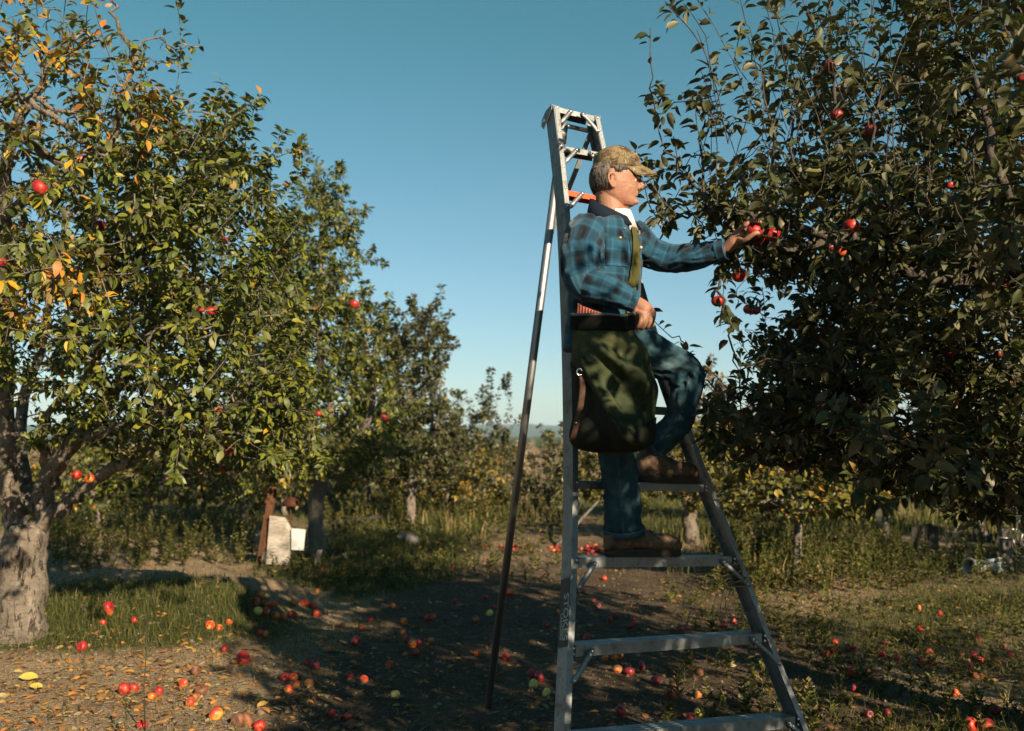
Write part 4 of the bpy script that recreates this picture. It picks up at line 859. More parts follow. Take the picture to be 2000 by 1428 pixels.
def apple_mat(name, c0, c1, c2, spots=0.35, rough=0.40):
    k = NT(name, rough, 0.5); c = k.coord('Object'); oi = k.n('ShaderNodeObjectInfo').outputs['Random']
    add = k.n('ShaderNodeVectorMath', operation='ADD'); k.L.new(c, add.inputs[0]); cmb = k.n('ShaderNodeCombineXYZ'); k.L.new(k.math('MULTIPLY', oi, 37.0), cmb.inputs[0]); k.L.new(k.math('MULTIPLY', oi, 11.0), cmb.inputs[1]); k.L.new(cmb.outputs[0], add.inputs[1]); v = add.outputs[0]
    blush = k.noise(v, 0.9, 2); grad = k.math('MULTIPLY', k.sep(c)[2], 0.12)
    streak = k.noise(k.map(v, (3.0, 3.0, 0.5)), 2.5, 4)
    f = k.math('ADD', k.math('ADD', k.math('MULTIPLY', blush, 0.75), k.math('MULTIPLY', streak, 0.25)), grad)
    col = k.ramp(f, [(0.36, c2), (0.47, c1), (0.60, c0)])
    col = k.mix(k.ramp(k.voro(v, 9), [(0.0, spots), (0.10, 0.0)]), col, (0.55, 0.42, 0.22))
    k.color(col); k.rough(k.ramp(k.noise(v, 3, 4), [(0.3, rough - 0.08), (0.7, rough + 0.22)])); return k.m
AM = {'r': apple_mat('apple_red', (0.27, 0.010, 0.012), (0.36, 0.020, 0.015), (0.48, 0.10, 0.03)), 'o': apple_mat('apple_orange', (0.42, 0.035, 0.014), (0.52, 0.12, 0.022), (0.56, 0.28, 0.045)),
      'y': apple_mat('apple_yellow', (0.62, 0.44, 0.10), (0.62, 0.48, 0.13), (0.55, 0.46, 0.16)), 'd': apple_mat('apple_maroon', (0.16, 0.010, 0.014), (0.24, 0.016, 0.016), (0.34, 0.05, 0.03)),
      'b': apple_mat('apple_rotten', (0.11, 0.045, 0.025), (0.20, 0.075, 0.03), (0.50, 0.16, 0.03), 0.1, 0.55)}
k = NT('apple_stem', 0.8, 0.2); k.color((0.09, 0.06, 0.035)); M['stem'] = k.m
AME = {q: [apple_mesh('apple', AM[q], i + 9 * j) for i in range(3)] for j, q in enumerate(AM)}
mb = MB(); mb.tube([(0, 0, 0.50), (0.03, 0, 0.75), (0.10, 0.02, 1.15)], [0.05, 0.04, 0.055], 5); STEM = mb.mesh('stem', M['stem'], True)
arn = random.Random(3)
def apple(p, r, kind, label, group=None, rot=None, stem=True):
    o = bpy.data.objects.new('apple', arn.choice(AME[kind])); COL.objects.link(o); o.location = p; o.scale = (r, r, r)
    o.rotation_euler = rot or (arn.uniform(-1.4, 1.4), arn.uniform(-1.4, 1.4), arn.uniform(0, 6.28)); tag(o, label, 'apple', group)
    if stem:
        s = bpy.data.objects.new('stem', STEM); COL.objects.link(s); s.parent = o
    return o
def ground_apple(px, py, kind, label, group, d=None):
    p = gpt(px, py + 8); r = arn.uniform(0.033, 0.042)
    if d: r = min(0.047, max(0.026, d * p.y / FPX / 2))
    p = gpt(px, py + r * FPX / p.y * 0.62); p.z = float(gz(p.x, p.y)) + r * arn.uniform(0.52, 0.78)
    if kind in 'rd' and arn.random() < .13: kind = arn.choice('bo')
    return apple(p, r, kind, label, group, None, p.y < 9)
ORD = ['nearest', 'second nearest', 'third nearest', 'fourth nearest', 'fifth nearest', 'sixth nearest', 'seventh nearest', 'eighth nearest', 'ninth nearest', 'tenth nearest'] + ['%dth nearest' % i for i in range(11, 60)]
def ranked(items, marks, where):
    """a label for each apple of a loose group: its rank by nearness to the landmark it ranks best for"""
    out = []; ranks = {m: {i: r for r, i in enumerate(sorted(range(len(items)), key=lambda i: math.hypot(items[i][0] - x, items[i][1] - y)))} for m, (x, y) in marks.items()}
    for i in range(len(items)):
        m = min(marks, key=lambda m_: ranks[m_][i]); out.append('apple ' + where + ', ' + ORD[ranks[m][i]] + ' to ' + m)
    return out
def zl(s, ox, oy, sc): return [(ox + a / sc, oy + b / sc) for a, b in s]
G1 = zl([(1378, 712), (1352, 748), (1405, 762), (1443, 760), (1362, 797), (1402, 800), (1455, 822), (1495, 832), (1545, 815), (1555, 752), (1610, 752), (1650, 768), (1672, 810)], 0, 900, 2.704)
G1L = ranked(G1, {'the plywood panel': (545, 1100), 'the heap\'s right end': (625, 1195), 'the heap\'s left end': (490, 1190), 'the turf below it': (545, 1230)}, 'in the mound\'s sunlit heap')
for i, q in enumerate(G1): ground_apple(*q, 'orroyoooroorr'[i], G1L[i], 'windfall apples on the right shoulder of the mound', 17)
def one(z, kind, d, label, base=(0, 900, 2.704)):
    q = zl([z], *base)[0]; ground_apple(q[0], q[1], kind, label, 'windfall apples on the ground', d)
one((1375, 915), 'r', 15, 'red apple with an orange one touching it, below the mound\'s heap'); one((1405, 917), 'o', 13, 'orange apple tucked behind the red one below the mound\'s heap')
one((572, 782), 'r', 23, 'large red apple in the green turf, nearest the left trunk'); one((582, 806), 'o', 12, 'small orange apple half under the large red one in the turf')
one((543, 862), 'r', 11, 'small red apple below the large one in the turf'); one((710, 848), 'r', 14, 'dark red apple alone in the turf right of the large one')
one((432, 985), 'r', 21, 'bright red apple on bare soil right of the left trunk'); one((1108, 876), 'o', 20, 'red orange apple with a small one beside it at the turf edge'); one((1158, 888), 'o', 10, 'tiny orange apple right of the red orange one at the turf edge')
one((1187, 998), 'r', 16, 'red apple on lit soil just above the biggest round red one'); one((1282, 1050), 'r', 27, 'biggest round red apple at the edge of light and shade'); one((1210, 855), 'o', 10, 'small dull apple on the turf under the heap')
one((655, 1213), 'r', 25, 'deep red apple touching another in the lit foreground soil'); one((707, 1203), 'r', 20, 'lighter red apple touching the deep red one'); one((838, 1217), 'r', 17, 'red apple above an orange one in the lit foreground'); one((803, 1252), 'o', 18, 'orange apple just below the red one in the lit foreground')
one((1062, 1222), 'b', 25, 'half rotten brown and orange apple in the lit foreground'); one((1003, 1280), 'r', 21, 'pinkish red apple under the half rotten one'); one((1035, 1258), 'b', 12, 'shrivelled brown apple between the pink and the rotten one')
one((1033, 1115), 'b', 20, 'tan wrinkled apple above the half rotten one'); one((968, 1180), 'o', 13, 'small yellow orange apple left of the rotten one'); one((1140, 1342), 'o', 30, 'large oval orange red apple on lit soil at the bottom')
one((1255, 1378), 'r', 26, 'red apple leaning on a black rotten one at the bottom'); one((1305, 1372), 'b', 30, 'big black brown rotten apple at the bottom'); one((1370, 1412), 'r', 24, 'red apple cut by the bottom edge below the rotten one'); one((750, 1397), 'r', 18, 'red apple at the foot of the thin dry stalk')
for q, kd_, lb_ in (((1505, 1150), 'r', 'upper left'), ((1548, 1150), 'o', 'upper right'), ((1558, 1188), 'o', 'middle'), ((1522, 1210), 'r', 'lowest'), ((1633, 1183), 'o', 'detached right')): one(q, kd_, 19, lb_ + ' apple of the five apple cluster at the shade\'s edge')
one((1625, 1065), 'd', 16, 'dull apple of the shaded pair over the five apple cluster, upper'); one((1665, 1082), 'd', 18, 'dull apple of the shaded pair over the five apple cluster, lower'); one((1740, 998), 'o', 13, 'small orange apple by itself inside the shadow\'s left edge')
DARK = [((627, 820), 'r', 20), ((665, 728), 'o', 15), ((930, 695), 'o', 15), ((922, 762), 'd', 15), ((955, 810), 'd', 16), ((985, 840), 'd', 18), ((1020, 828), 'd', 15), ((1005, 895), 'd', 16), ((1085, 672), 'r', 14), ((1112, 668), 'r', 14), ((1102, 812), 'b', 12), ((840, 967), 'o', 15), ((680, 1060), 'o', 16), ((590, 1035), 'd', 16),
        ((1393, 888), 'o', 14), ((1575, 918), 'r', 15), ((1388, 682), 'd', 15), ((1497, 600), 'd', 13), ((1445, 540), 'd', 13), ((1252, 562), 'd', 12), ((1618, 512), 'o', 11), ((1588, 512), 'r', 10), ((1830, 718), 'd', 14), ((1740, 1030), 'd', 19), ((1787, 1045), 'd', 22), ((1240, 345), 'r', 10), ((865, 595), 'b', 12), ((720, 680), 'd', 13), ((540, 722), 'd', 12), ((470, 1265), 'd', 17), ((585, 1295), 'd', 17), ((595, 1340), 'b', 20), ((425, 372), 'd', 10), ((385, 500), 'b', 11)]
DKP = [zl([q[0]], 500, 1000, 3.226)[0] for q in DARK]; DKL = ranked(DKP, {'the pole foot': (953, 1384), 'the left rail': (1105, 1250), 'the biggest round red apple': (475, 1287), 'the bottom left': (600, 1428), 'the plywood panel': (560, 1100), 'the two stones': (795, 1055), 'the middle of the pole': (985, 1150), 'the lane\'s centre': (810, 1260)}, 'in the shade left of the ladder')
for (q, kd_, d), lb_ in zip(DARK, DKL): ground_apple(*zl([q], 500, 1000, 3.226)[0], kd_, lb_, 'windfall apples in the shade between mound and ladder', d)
for q, d, lb in (((877, 1152), 19, 'yellow apple alone in the shade left of the pole foot'), ((1473, 640), 14, 'pale yellow apple beside the pole, furthest of the yellow ones'), ((1750, 1090), 20, 'larger yellow apple against two dark red ones left of the rail'), ((1830, 1145), 16, 'smaller yellow apple right of the larger one by the rail')): one(q, 'y', d, lb, (500, 1000, 3.226))
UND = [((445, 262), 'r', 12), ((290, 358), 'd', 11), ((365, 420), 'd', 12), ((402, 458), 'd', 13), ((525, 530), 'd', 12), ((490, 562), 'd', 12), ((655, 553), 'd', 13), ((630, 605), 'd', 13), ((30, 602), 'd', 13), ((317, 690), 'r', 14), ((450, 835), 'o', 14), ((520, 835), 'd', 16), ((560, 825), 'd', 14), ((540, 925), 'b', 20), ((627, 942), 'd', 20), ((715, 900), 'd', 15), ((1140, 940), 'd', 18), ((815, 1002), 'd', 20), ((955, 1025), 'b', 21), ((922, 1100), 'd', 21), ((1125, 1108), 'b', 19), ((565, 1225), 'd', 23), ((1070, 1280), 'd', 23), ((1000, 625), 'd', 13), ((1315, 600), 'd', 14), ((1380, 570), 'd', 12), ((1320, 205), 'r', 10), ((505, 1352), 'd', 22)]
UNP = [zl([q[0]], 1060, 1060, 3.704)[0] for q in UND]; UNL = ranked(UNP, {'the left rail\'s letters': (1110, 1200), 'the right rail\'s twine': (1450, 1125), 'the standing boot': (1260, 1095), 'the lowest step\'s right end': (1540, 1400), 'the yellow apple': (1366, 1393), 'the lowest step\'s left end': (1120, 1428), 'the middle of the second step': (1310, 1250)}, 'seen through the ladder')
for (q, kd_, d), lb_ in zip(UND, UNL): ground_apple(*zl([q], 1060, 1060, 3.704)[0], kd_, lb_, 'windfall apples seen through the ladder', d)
one((1133, 1232), 'y', 20, 'yellow apple just above the lowest visible ladder step', (1060, 1060, 3.704))
RT = [((1180, 435), 'r', 13), ((1345, 478), 'r', 13), ((1195, 600), 'r', 15), ((1635, 675), 'r', 15), ((525, 700), 'r', 15), ((920, 700), 'r', 12), ((460, 795), 'r', 14), ((515, 770), 'd', 13), ((662, 750), 'r', 12), ((1258, 780), 'o', 17), ((1510, 795), 'b', 13), ((1610, 810), 'r', 18), ((1660, 840), 'r', 15), ((1200, 860), 'r', 15), ((1010, 820), 'r', 10), ((1790, 870), 'o', 16), ((1580, 895), 'r', 13), ((1600, 935), 'r', 16), ((1455, 930), 'r', 14), ((1620, 965), 'r', 14), ((1660, 960), 'd', 13), ((625, 895), 'r', 15), ((655, 950), 'r', 14), ((770, 940), 'r', 12), ((675, 1060), 'd', 12), ((1275, 855), 'd', 10), ((1395, 1232), 'r', 17), ((1645, 1250), 'r', 18), ((1775, 1235), 'd', 18), ((1460, 1100), 'r', 9), ((930, 1265), 'd', 17), ((790, 1260), 'd', 13), ((1840, 740), 'r', 10), ((1890, 800), 'r', 11), ((890, 795), 'r', 9)]
RTP = [zl([q[0]], 1500, 1080, 4)[0] for q in RT]; RTL = ranked(RTP, {'the slim bare trunk': (1549, 1131), 'the right ladder rail': (1500, 1235), 'the fallen buckets': (1925, 1118), 'the picture\'s bottom right corner': (2000, 1428), 'the lowest step\'s right end': (1560, 1395), 'the right picture edge': (2000, 1270), 'the weeds\' centre': (1760, 1300)}, 'in the weeds at right')
for (q, kd_, d), lb_ in zip(RT, RTL): ground_apple(*zl([q], 1500, 1080, 4)[0], kd_, lb_, 'windfall apples in the weeds at right', d)
one((1585, 1355), 'd', 30, 'large dark red apple at the bottom right corner, left of a lit one', (1500, 1080, 4)); one((1715, 1350), 'r', 27, 'large lit red apple at the bottom right corner', (1500, 1080, 4))
for cx, cy, sx, sy, n, ks, lb, gp in ((1163, 1072, 26, 13, 26, 'rdbrdo', 'red apple in the far heap between the rail and the standing leg', 'far heap of apples behind the left rail'), (1090, 1074, 14, 9, 14, 'rrrd', 'red apple in the far heap just left of the rail', 'far heap of apples left of the rail'),
                              (1288, 1074, 12, 6, 13, 'oroo', 'orange apple in the far lit heap right of the boot', 'far lit heap of apples right of the boot'), (1495, 1103, 26, 7, 9, 'ro', 'lit apple in the grass left of the slim trunk', 'far apples in the grass by the slim trunk'), (1010, 1068, 60, 9, 10, 'rd', 'red apple scattered on the far lit track', 'apples on the far lit track')):
    for i in range(n): ground_apple(cx + arn.gauss(0, .55) * sx, cy + arn.gauss(0, .5) * sy, arn.choice(ks), lb, gp, 9)
# hanging apples
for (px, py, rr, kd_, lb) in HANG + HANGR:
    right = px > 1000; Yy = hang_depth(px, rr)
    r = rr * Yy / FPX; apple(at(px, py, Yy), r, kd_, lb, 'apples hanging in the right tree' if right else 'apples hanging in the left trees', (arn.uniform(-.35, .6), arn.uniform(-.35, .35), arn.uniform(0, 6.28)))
# ================================================================== things lying about the orchard
k = NT('plywood', 0.9, 0.15); c = k.coord('Object'); g_ = k.noise(k.map(c, (3, 3, 14)), 3, 5, 0.7, 1.2)
k.color(k.mix(k.ramp(k.noise(c, 4, 5), [(0.5, 0), (0.7, 0.7)]), k.ramp(g_, [(0.35, (0.20, 0.175, 0.15)), (0.55, (0.38, 0.34, 0.29)), (0.7, (0.50, 0.45, 0.39))]), (0.13, 0.11, 0.09))); k.bump(g_, 0.4, 0.004); M['plywood'] = k.m
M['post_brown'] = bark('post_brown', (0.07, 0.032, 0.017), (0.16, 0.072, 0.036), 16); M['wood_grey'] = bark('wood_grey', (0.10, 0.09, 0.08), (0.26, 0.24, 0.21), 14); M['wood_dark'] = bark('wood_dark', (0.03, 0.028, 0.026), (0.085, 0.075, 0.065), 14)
M['card'] = plain('white_card', (0.48, 0.48, 0.47), 0.7, 0.2, 0, 0.08, 9); M['rust'] = plain('rust', (0.085, 0.032, 0.017), 0.85, 0.2, 0.2, 0.5, 10, 0.4); M['stone'] = plain('stone', (0.13, 0.12, 0.11), 0.95, 0.1, 0, 0.4, 12, 0.5)
M['plastic'] = plain('white_plastic', (0.42, 0.44, 0.43), 0.55, 0.4, 0, 0.3, 8); M['steel'] = plain('dull_steel', (0.40, 0.40, 0.40), 0.45, 0.5, 0.9, 0.5, 20, 0.2); M['dark_iron'] = plain('dark_iron', (0.06, 0.055, 0.05), 0.7, 0.3, 0.4, 0.5, 16, 0.3)
def pan(px, py, Y): return Vector(at(px, py, Y))
Yb = gbase(548, 1106)[1]
base = gpt(545, 1106); bd = empty('sign_board', base); tag(bd, 'weathered plywood panel with a white card, nailed to a leaning brown post', 'board')
def slab(pts, th, name, mat, parent, Yoff=0.0):
    P = [Vector(p) for p in pts]; nrm_ = (P[1] - P[0]).cross(P[2] - P[0]).normalized()
    if nrm_.y > 0: nrm_ = -nrm_
    n = len(P); mb = MB(); V = [tuple(p) for p in P] + [tuple(p - nrm_ * th) for p in P]; mb.add(V, [[list(range(n))], [list(range(2 * n - 1, n - 1, -1))], [[i, i + n, (i + 1) % n + n, (i + 1) % n] for i in range(n)]])
    return mb.build(name, mat, parent, False, 0.0)
slab([pan(519, 1102, Yb), pan(567, 1104, Yb + .02), pan(568, 1030, Yb + .02), pan(557, 1011, Yb + .01), pan(527, 1007, Yb)], 0.016, 'panel', M['plywood'], bd)
slab([pan(569, 1074, Yb - .02), pan(593, 1075, Yb - .02), pan(597, 1034, Yb - .02), pan(569, 1032, Yb - .02)], 0.006, 'card', M['card'], bd)
mb = MB(); mb.bar(pan(507, 1112, Yb + .06), pan(534, 951, Yb + .16), Vector((0.045, 0, 0)), Vector((0, 0.035, 0.0))); mb.build('post', M['post_brown'], bd, False, 0.004)
mb = MB(); mb.bar(pan(512, 1120, Yb - .1), pan(515, 1078, Yb - .08), Vector((0.014, 0, 0)), Vector((0, 0.012, 0))); st = mb.build('wooden_stake', M['wood_grey'], None, False, 0.002); tag(st, 'short grey stake driven in front of the plywood panel\'s lower left corner', 'stake')
mb = MB(); mb.bar(pan(619, 1100, 10.9), pan(625, 1074, 10.9), Vector((0.028, 0, 0.006)), Vector((0, 0.01, 0))); st = mb.build('wooden_stake', M['wood_grey'], None, False, 0.002); tag(st, 'grey board stub standing in shade under the second left trunk', 'stake')
# rusty basin
cc = pan(568, 985, 11.6); mb = MB(); rings = []
for rr, h in ((0.10, -0.02), (0.095, 0.03), (0.075, 0.06), (0.04, 0.078), (0.01, 0.082)): rings.append(np.array([(cc.x + rr * math.cos(a), cc.y + rr * math.sin(a), cc.z + h) for a in np.linspace(0, 6.283, 16, endpoint=False)]))
mb.rings(rings)
bs = mb.build('basin', M['rust'], None, True); bs2 = MB(); bs2.tube([Vector((cc.x, cc.y, float(gz(cc.x, cc.y)) - .02)), Vector((cc.x, cc.y, cc.z - .015))], 0.008, 8); ps = bs2.build('pipe', M['rust'], bs, True); tag(bs, 'rusty upturned basin on a stub of pipe behind the plywood panel', 'basin')
# dark beam, stones, bits
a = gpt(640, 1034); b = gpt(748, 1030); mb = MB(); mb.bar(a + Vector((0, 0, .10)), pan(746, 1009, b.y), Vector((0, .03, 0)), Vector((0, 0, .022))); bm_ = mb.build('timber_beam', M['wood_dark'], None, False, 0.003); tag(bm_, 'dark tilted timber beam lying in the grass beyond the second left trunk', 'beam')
mb = MB(); q0 = a + Vector((.05, .05, 0.0)); mb.bar(Vector((q0.x + .1, q0.y, float(gz(q0.x, q0.y)) - .02)), Vector((q0.x + .1, q0.y, q0.z + .08)), Vector((.05, 0, 0)), Vector((0, .05, 0))); mb.build('prop_block', M['wood_dark'], bm_, False, 0.003)
def stone(px, py, r, label, seed, sq=0.8):
    p = gpt(px, py); bm = bmesh.new(); bmesh.ops.create_icosphere(bm, subdivisions=3, radius=1.0); o_ = Vector((seed * 3.1, seed * 1.7, 0))
    for v in bm.verts: v.co = v.co * (1 + 0.28 * noise.fractal(v.co * 1.1 + o_, .7, 2, 3)); v.co = Vector((v.co.x * r * 1.1, v.co.y * r, v.co.z * r * sq))
    me = bpy.data.meshes.new('stone'); bm.to_mesh(me); bm.free(); me.polygons.foreach_set('use_smooth', [True] * len(me.polygons)); o = link('stone', me, None, M['stone']); o.location = (p.x, p.y, p.z + r * sq * 0.6); tag(o, label, 'stone', 'pair of stones'); return o
stone(787, 1056, 0.085, 'pale left one of two rounded stones in the grass', 1); stone(803, 1062, 0.088, 'grey right one of two rounded stones in the grass', 2, 1.0)
p = gpt(835, 1036); mb = MB(); mb.box(p + Vector((0, 0, .02)), (.045, 0, .01), (0, .03, 0), (0, .004, .014)); tag(mb.build('plastic_scrap', M['plastic'], None, False, .006), 'white plastic scrap in the dry grass left of the ladder pole', 'scrap')
p = gpt(673, 1090); mb = MB(); mb.box(p + Vector((0, 0, .03)), (.018, 0, .012), (0, .02, 0), (-.006, .004, .018)); tag(mb.build('plastic_scrap', M['plastic'], None, False, .006), 'small white scrap in the sunny turf right of the second trunk', 'scrap')
# long prop poles
def pole(name, a, b, r, mat, label, cat): mb = MB(); mb.tube([a, (Vector(a) + Vector(b)) / 2 + Vector((0.01, 0, 0.01)), b], [r, r * .92, r * .8], 8); tag(mb.build(name, mat, None, True), label, cat)
g0 = gpt(1086, 1068); pole('prop_pole', g0, pan(1178, 968, g0.y + .5), 0.022, M['wood_grey'], 'long grey prop pole leaning behind the left ladder rail', 'pole')
g0 = gpt(1846, 1070); pole('stick', g0, pan(1873, 1022, g0.y + .1), 0.011, M['wood_grey'], 'thin pale stick leaning in the dark before the old boards', 'stick')
# weathered boards, post
Yf = 13.0; fb = empty('board_fence', (at(1800, 1075, Yf).x, Yf, 0)); tag(fb, 'short row of dark weathered upright boards in the shade at right', 'fence')
xx = 1779; i = 0
rf = random.Random(8)
while xx < 1826:
    wpx = rf.uniform(6, 9); top = 1024 + rf.uniform(-3, 6); a = at(xx + wpx / 2, 1080, Yf + rf.uniform(-.01, .01)); t_ = at(xx + wpx / 2 + rf.uniform(-1, 1), top, Yf); a.z = float(gz(a.x, a.y)) - .02
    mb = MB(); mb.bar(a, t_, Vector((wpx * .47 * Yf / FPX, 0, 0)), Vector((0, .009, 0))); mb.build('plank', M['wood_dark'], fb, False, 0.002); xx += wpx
mb = MB(); mb.bar(at(1776, 1035, Yf + .03), at(1829, 1037, Yf + .03), Vector((0, .015, 0)), Vector((0, 0, .03))); mb.build('cross_rail', M['wood_dark'], fb, False, 0.002)
xx = 1890
fb2 = empty('board_fence', (at(1930, 1080, 13.6).x, 13.6, 0)); tag(fb2, 'second row of dim uneven boards, right of the first near the grey post', 'fence')
while xx < 1950:
    wpx = rf.uniform(6, 10); top = 1040 + rf.uniform(-12, 14); a = at(xx + wpx / 2, 1080, 13.6 + rf.uniform(-.02, .02)); t_ = at(xx + wpx / 2 + rf.uniform(-2, 2), top, 13.6); a.z = float(gz(a.x, a.y)) - .02
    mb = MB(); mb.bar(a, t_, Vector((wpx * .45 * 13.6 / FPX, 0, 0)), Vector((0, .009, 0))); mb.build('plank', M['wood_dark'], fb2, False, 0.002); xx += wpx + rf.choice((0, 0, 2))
mb = MB(); mb.bar(at(1888, 1058, 13.63), at(1952, 1060, 13.63), Vector((0, .014, 0)), Vector((0, 0, .03))); mb.build('cross_rail', M['wood_dark'], fb2, False, 0.002)
g0 = gpt(1968, 1118); mb = MB(); mb.bar(g0 - Vector((0, 0, .05)), at(1960, 1030, g0.y), Vector((.042, 0, 0)), Vector((0, .04, 0))); tag(mb.build('fence_post', M['wood_grey'], None, False, .006), 'broad grey weathered post right of the fallen buckets', 'post')
# two buckets lying down
def bucket(name, p0, p1, r0, r1, label, mat, jag=0.0):
    p0, p1 = Vector(p0), Vector(p1); d = (p1 - p0); root = empty(name, p0); tag(root, label, 'bucket', 'fallen white buckets'); a = d.normalized(); u = a.orthogonal().normalized(); v = a.cross(u); n = 20
    def ring(c, r, j=0.0): return np.array([tuple(c + (u * math.cos(t) + v * math.sin(t)) * r + a * (j * (noise.noise(Vector((math.cos(t) * 2, math.sin(t) * 2, seed_)))))) for t in np.linspace(0, 6.283, n, endpoint=False)])
    seed_ = r0 * 100; mb = MB(); mb.rings([ring(p0, r0 * .2), ring(p0, r0), ring(p0 + d * .5, (r0 + r1) / 2), ring(p1, r1, jag), ring(p1 - a * .003, r1 - .004, jag), ring(p0 + d * .5, (r0 + r1) / 2 - .004), ring(p0 + a * .006, r0 - .004), ring(p0 + a * .006, r0 * .2)], True)
    mb.build('shell', mat, root, True); mb = MB(); mb.rings([ring(p0 + d * .82, r0 + (r1 - r0) * .82 + .001), ring(p0 + d * .83, r1 + .006), ring(p0 + d * .88, r1 + .006), ring(p0 + d * .89, r0 + (r1 - r0) * .9 + .001)], False); mb.build('band', mat, root, True)
    return root
gb = gpt(1925, 1120); cz = gb.z; Yk = gb.y
L_ = lambda px, h, dy=0: Vector((at(px, 1110, Yk + dy).x, Yk + dy, cz + h))
bucket('bucket', L_(1922, .075, .05), L_(1957, .085, -.06), .060, .085, 'fallen white bucket with its open end to the right', M['plastic'])
b1 = bucket('bucket', L_(1918, .072, .04), L_(1892, .08, -.10), .062, .082, 'fallen white bucket with torn ragged end, left of the other', M['plastic'], 0.05)
# rusty implement at the right edge
Yi = 10.4; im = empty('farm_implement', (at(1992, 1110, Yi).x, Yi, 0)); tag(im, 'dark metal implement with bars and bright worn edges at the right picture edge', 'implement')
def ibar(a, b, r, mat, name, dy0=0, dy1=0): mb = MB(); mb.tube([at(*a, Yi + dy0), at(*b, Yi + dy1)], r, 7); mb.build(name, mat, im, True)
gi = float(gz(5.3, Yi))
ibar((1980, 985), (1984, 1118), .016, M['dark_iron'], 'upright'); ibar((2010, 980), (2014, 1118), .016, M['dark_iron'], 'upright', .3, .3)
for y in (990, 1010, 1034, 1060, 1086): ibar((1976, y), (2024, y + 3), .011, M['steel'] if y in (990, 1034) else M['dark_iron'], 'crossbar', -.02, .28)
ibar((1952, 1050), (1978, 1052), .006, M['steel'], 'rod')
ibar((1991, 1002), (1990, 1032), .010, M['steel'], 'tine', -.05, -.05); ibar((1978, 1052), (1983, 1068), .009, M['steel'], 'tine', -.05, -.05); ibar((1998, 1040), (1992, 1060), .009, M['steel'], 'tine', -.05, -.05)
cw = at(1998, 1060, Yi - .04); mb = MB()
for rr, r2 in ((.12, .010), (.03, .016)): mb.tube([cw + Vector((rr * math.cos(t), 0, rr * math.sin(t))) for t in np.linspace(0, 6.283, 25)], r2, 7)
for q in range(6): t = q * math.pi / 3; mb.tube([cw, cw + Vector((.12 * math.cos(t), 0, .12 * math.sin(t)))], .006, 6)
mb.build('wheel', M['dark_iron'], im, True)
# thin dry stalk and dark sprig in the lit foreground
def sprig(px, py, h, label, mat, leafy):
    p = gpt(px, py); mb = MB(); mb.tube([p, p + Vector((-.01, 0, h * .4)), p + Vector((-.006, .01, h * .8)), p + Vector((-.012, .01, h))], [.004, .0032, .003, .0018], 5); o = mb.build('dry_stalk', mat, None, True); tag(o, label, 'stalk')
    if leafy:
        n = 26; f = rg.random(n); a = rg.random(n) * 6.28; P_ = np.array(p) + np.stack([-.008 * f, .01 * f, h * f], -1)
        lo = link('leaf_tuft', leaf_mesh('leaf_tuft', P_, np.stack([np.cos(a), np.sin(a), rg.uniform(.2, 1, n)], -1), np.tile([0, 0, 1.0], (n, 1)), rg.uniform(.015, .03, n), rg.random(n) * .5, M['leaf_dull']), o)
sprig(283, 1428, 0.50, 'tall thin dry stalk rising from the lit foreground soil', M['straw'], False); sprig(246, 1440, 0.16, 'short dark leafy sprig beside the touching red apples', M['stem'], True)
# two conspicuous yellow leaves on the soil
def bigleaf(px, py, S, ang, label):
    p = gpt(px, py); s_ = np.array([[math.cos(ang), math.sin(ang), 0.15]]); o = link('fallen_leaf', leaf_mesh('fallen_leaf', np.array([tuple(p + Vector((0, 0, .018)))]), s_, np.array([[0.3, -0.5, 1.0]]), np.array([S]), np.array([0.93]), M['bigleaf'])); tag(o, label, 'leaf')
    bm = o.data
k = NT('bigleaf', 0.6, 0.3); c = k.coord('Object'); k.color(k.mix(k.noise(c, 30, 4), (0.34, 0.25, 0.04), (0.44, 0.36, 0.08))); M['bigleaf'] = k.m
bigleaf(75, 1330, 0.115, math.pi + .25, 'large curled yellow leaf on the soil at lower left'); bigleaf(84, 1348, 0.08, math.pi + .05, 'smaller yellow leaf just below the large curled one')
# ------------------------------------------------------------------ the air
k = NT('haze'); k.N.remove(k.b); pv = k.n('ShaderNodeVolumePrincipled'); pv.inputs['Color'].default_value = (0.62, 0.85, 1.0, 1); pv.inputs['Density'].default_value = 0.00030; pv.inputs['Anisotropy'].default_value = 0.0
k.L.new(pv.outputs[0], k.out.inputs['Volume']); M['haze'] = k.m
if HAZE:
    mb = MB(); mb.box((0, 0, 23.5), (5600, 0, 0), (0, 5600, 0), (0, 0, 26.5)); hz = mb.build('haze', M['haze'], None); tag(hz, kind='stuff')
# ================================================================== the picker
YM = 4.10
fw = Vector((0.86, -0.51, 0)).normalized(); sd = Vector((0.51, 0.86, 0)).normalized()     # chest direction, towards his far (left) side
def pt(px, py, off=0.0): return Vector(at(px, py, YM + off))
def ring_ell(c, ax, ay, a, b, n=36, ex=2.0, egg=0.0):
    out = []
    for t in np.linspace(0, 2 * math.pi, n, endpoint=False):
        ct, s_ = math.cos(t), math.sin(t); x = math.copysign(abs(ct) ** (2 / ex), ct); y = math.copysign(abs(s_) ** (2 / ex), s_)
        out.append(tuple(c + ax * (a * x) + ay * (b * y * (1 - egg * x))))
    return np.array(out)
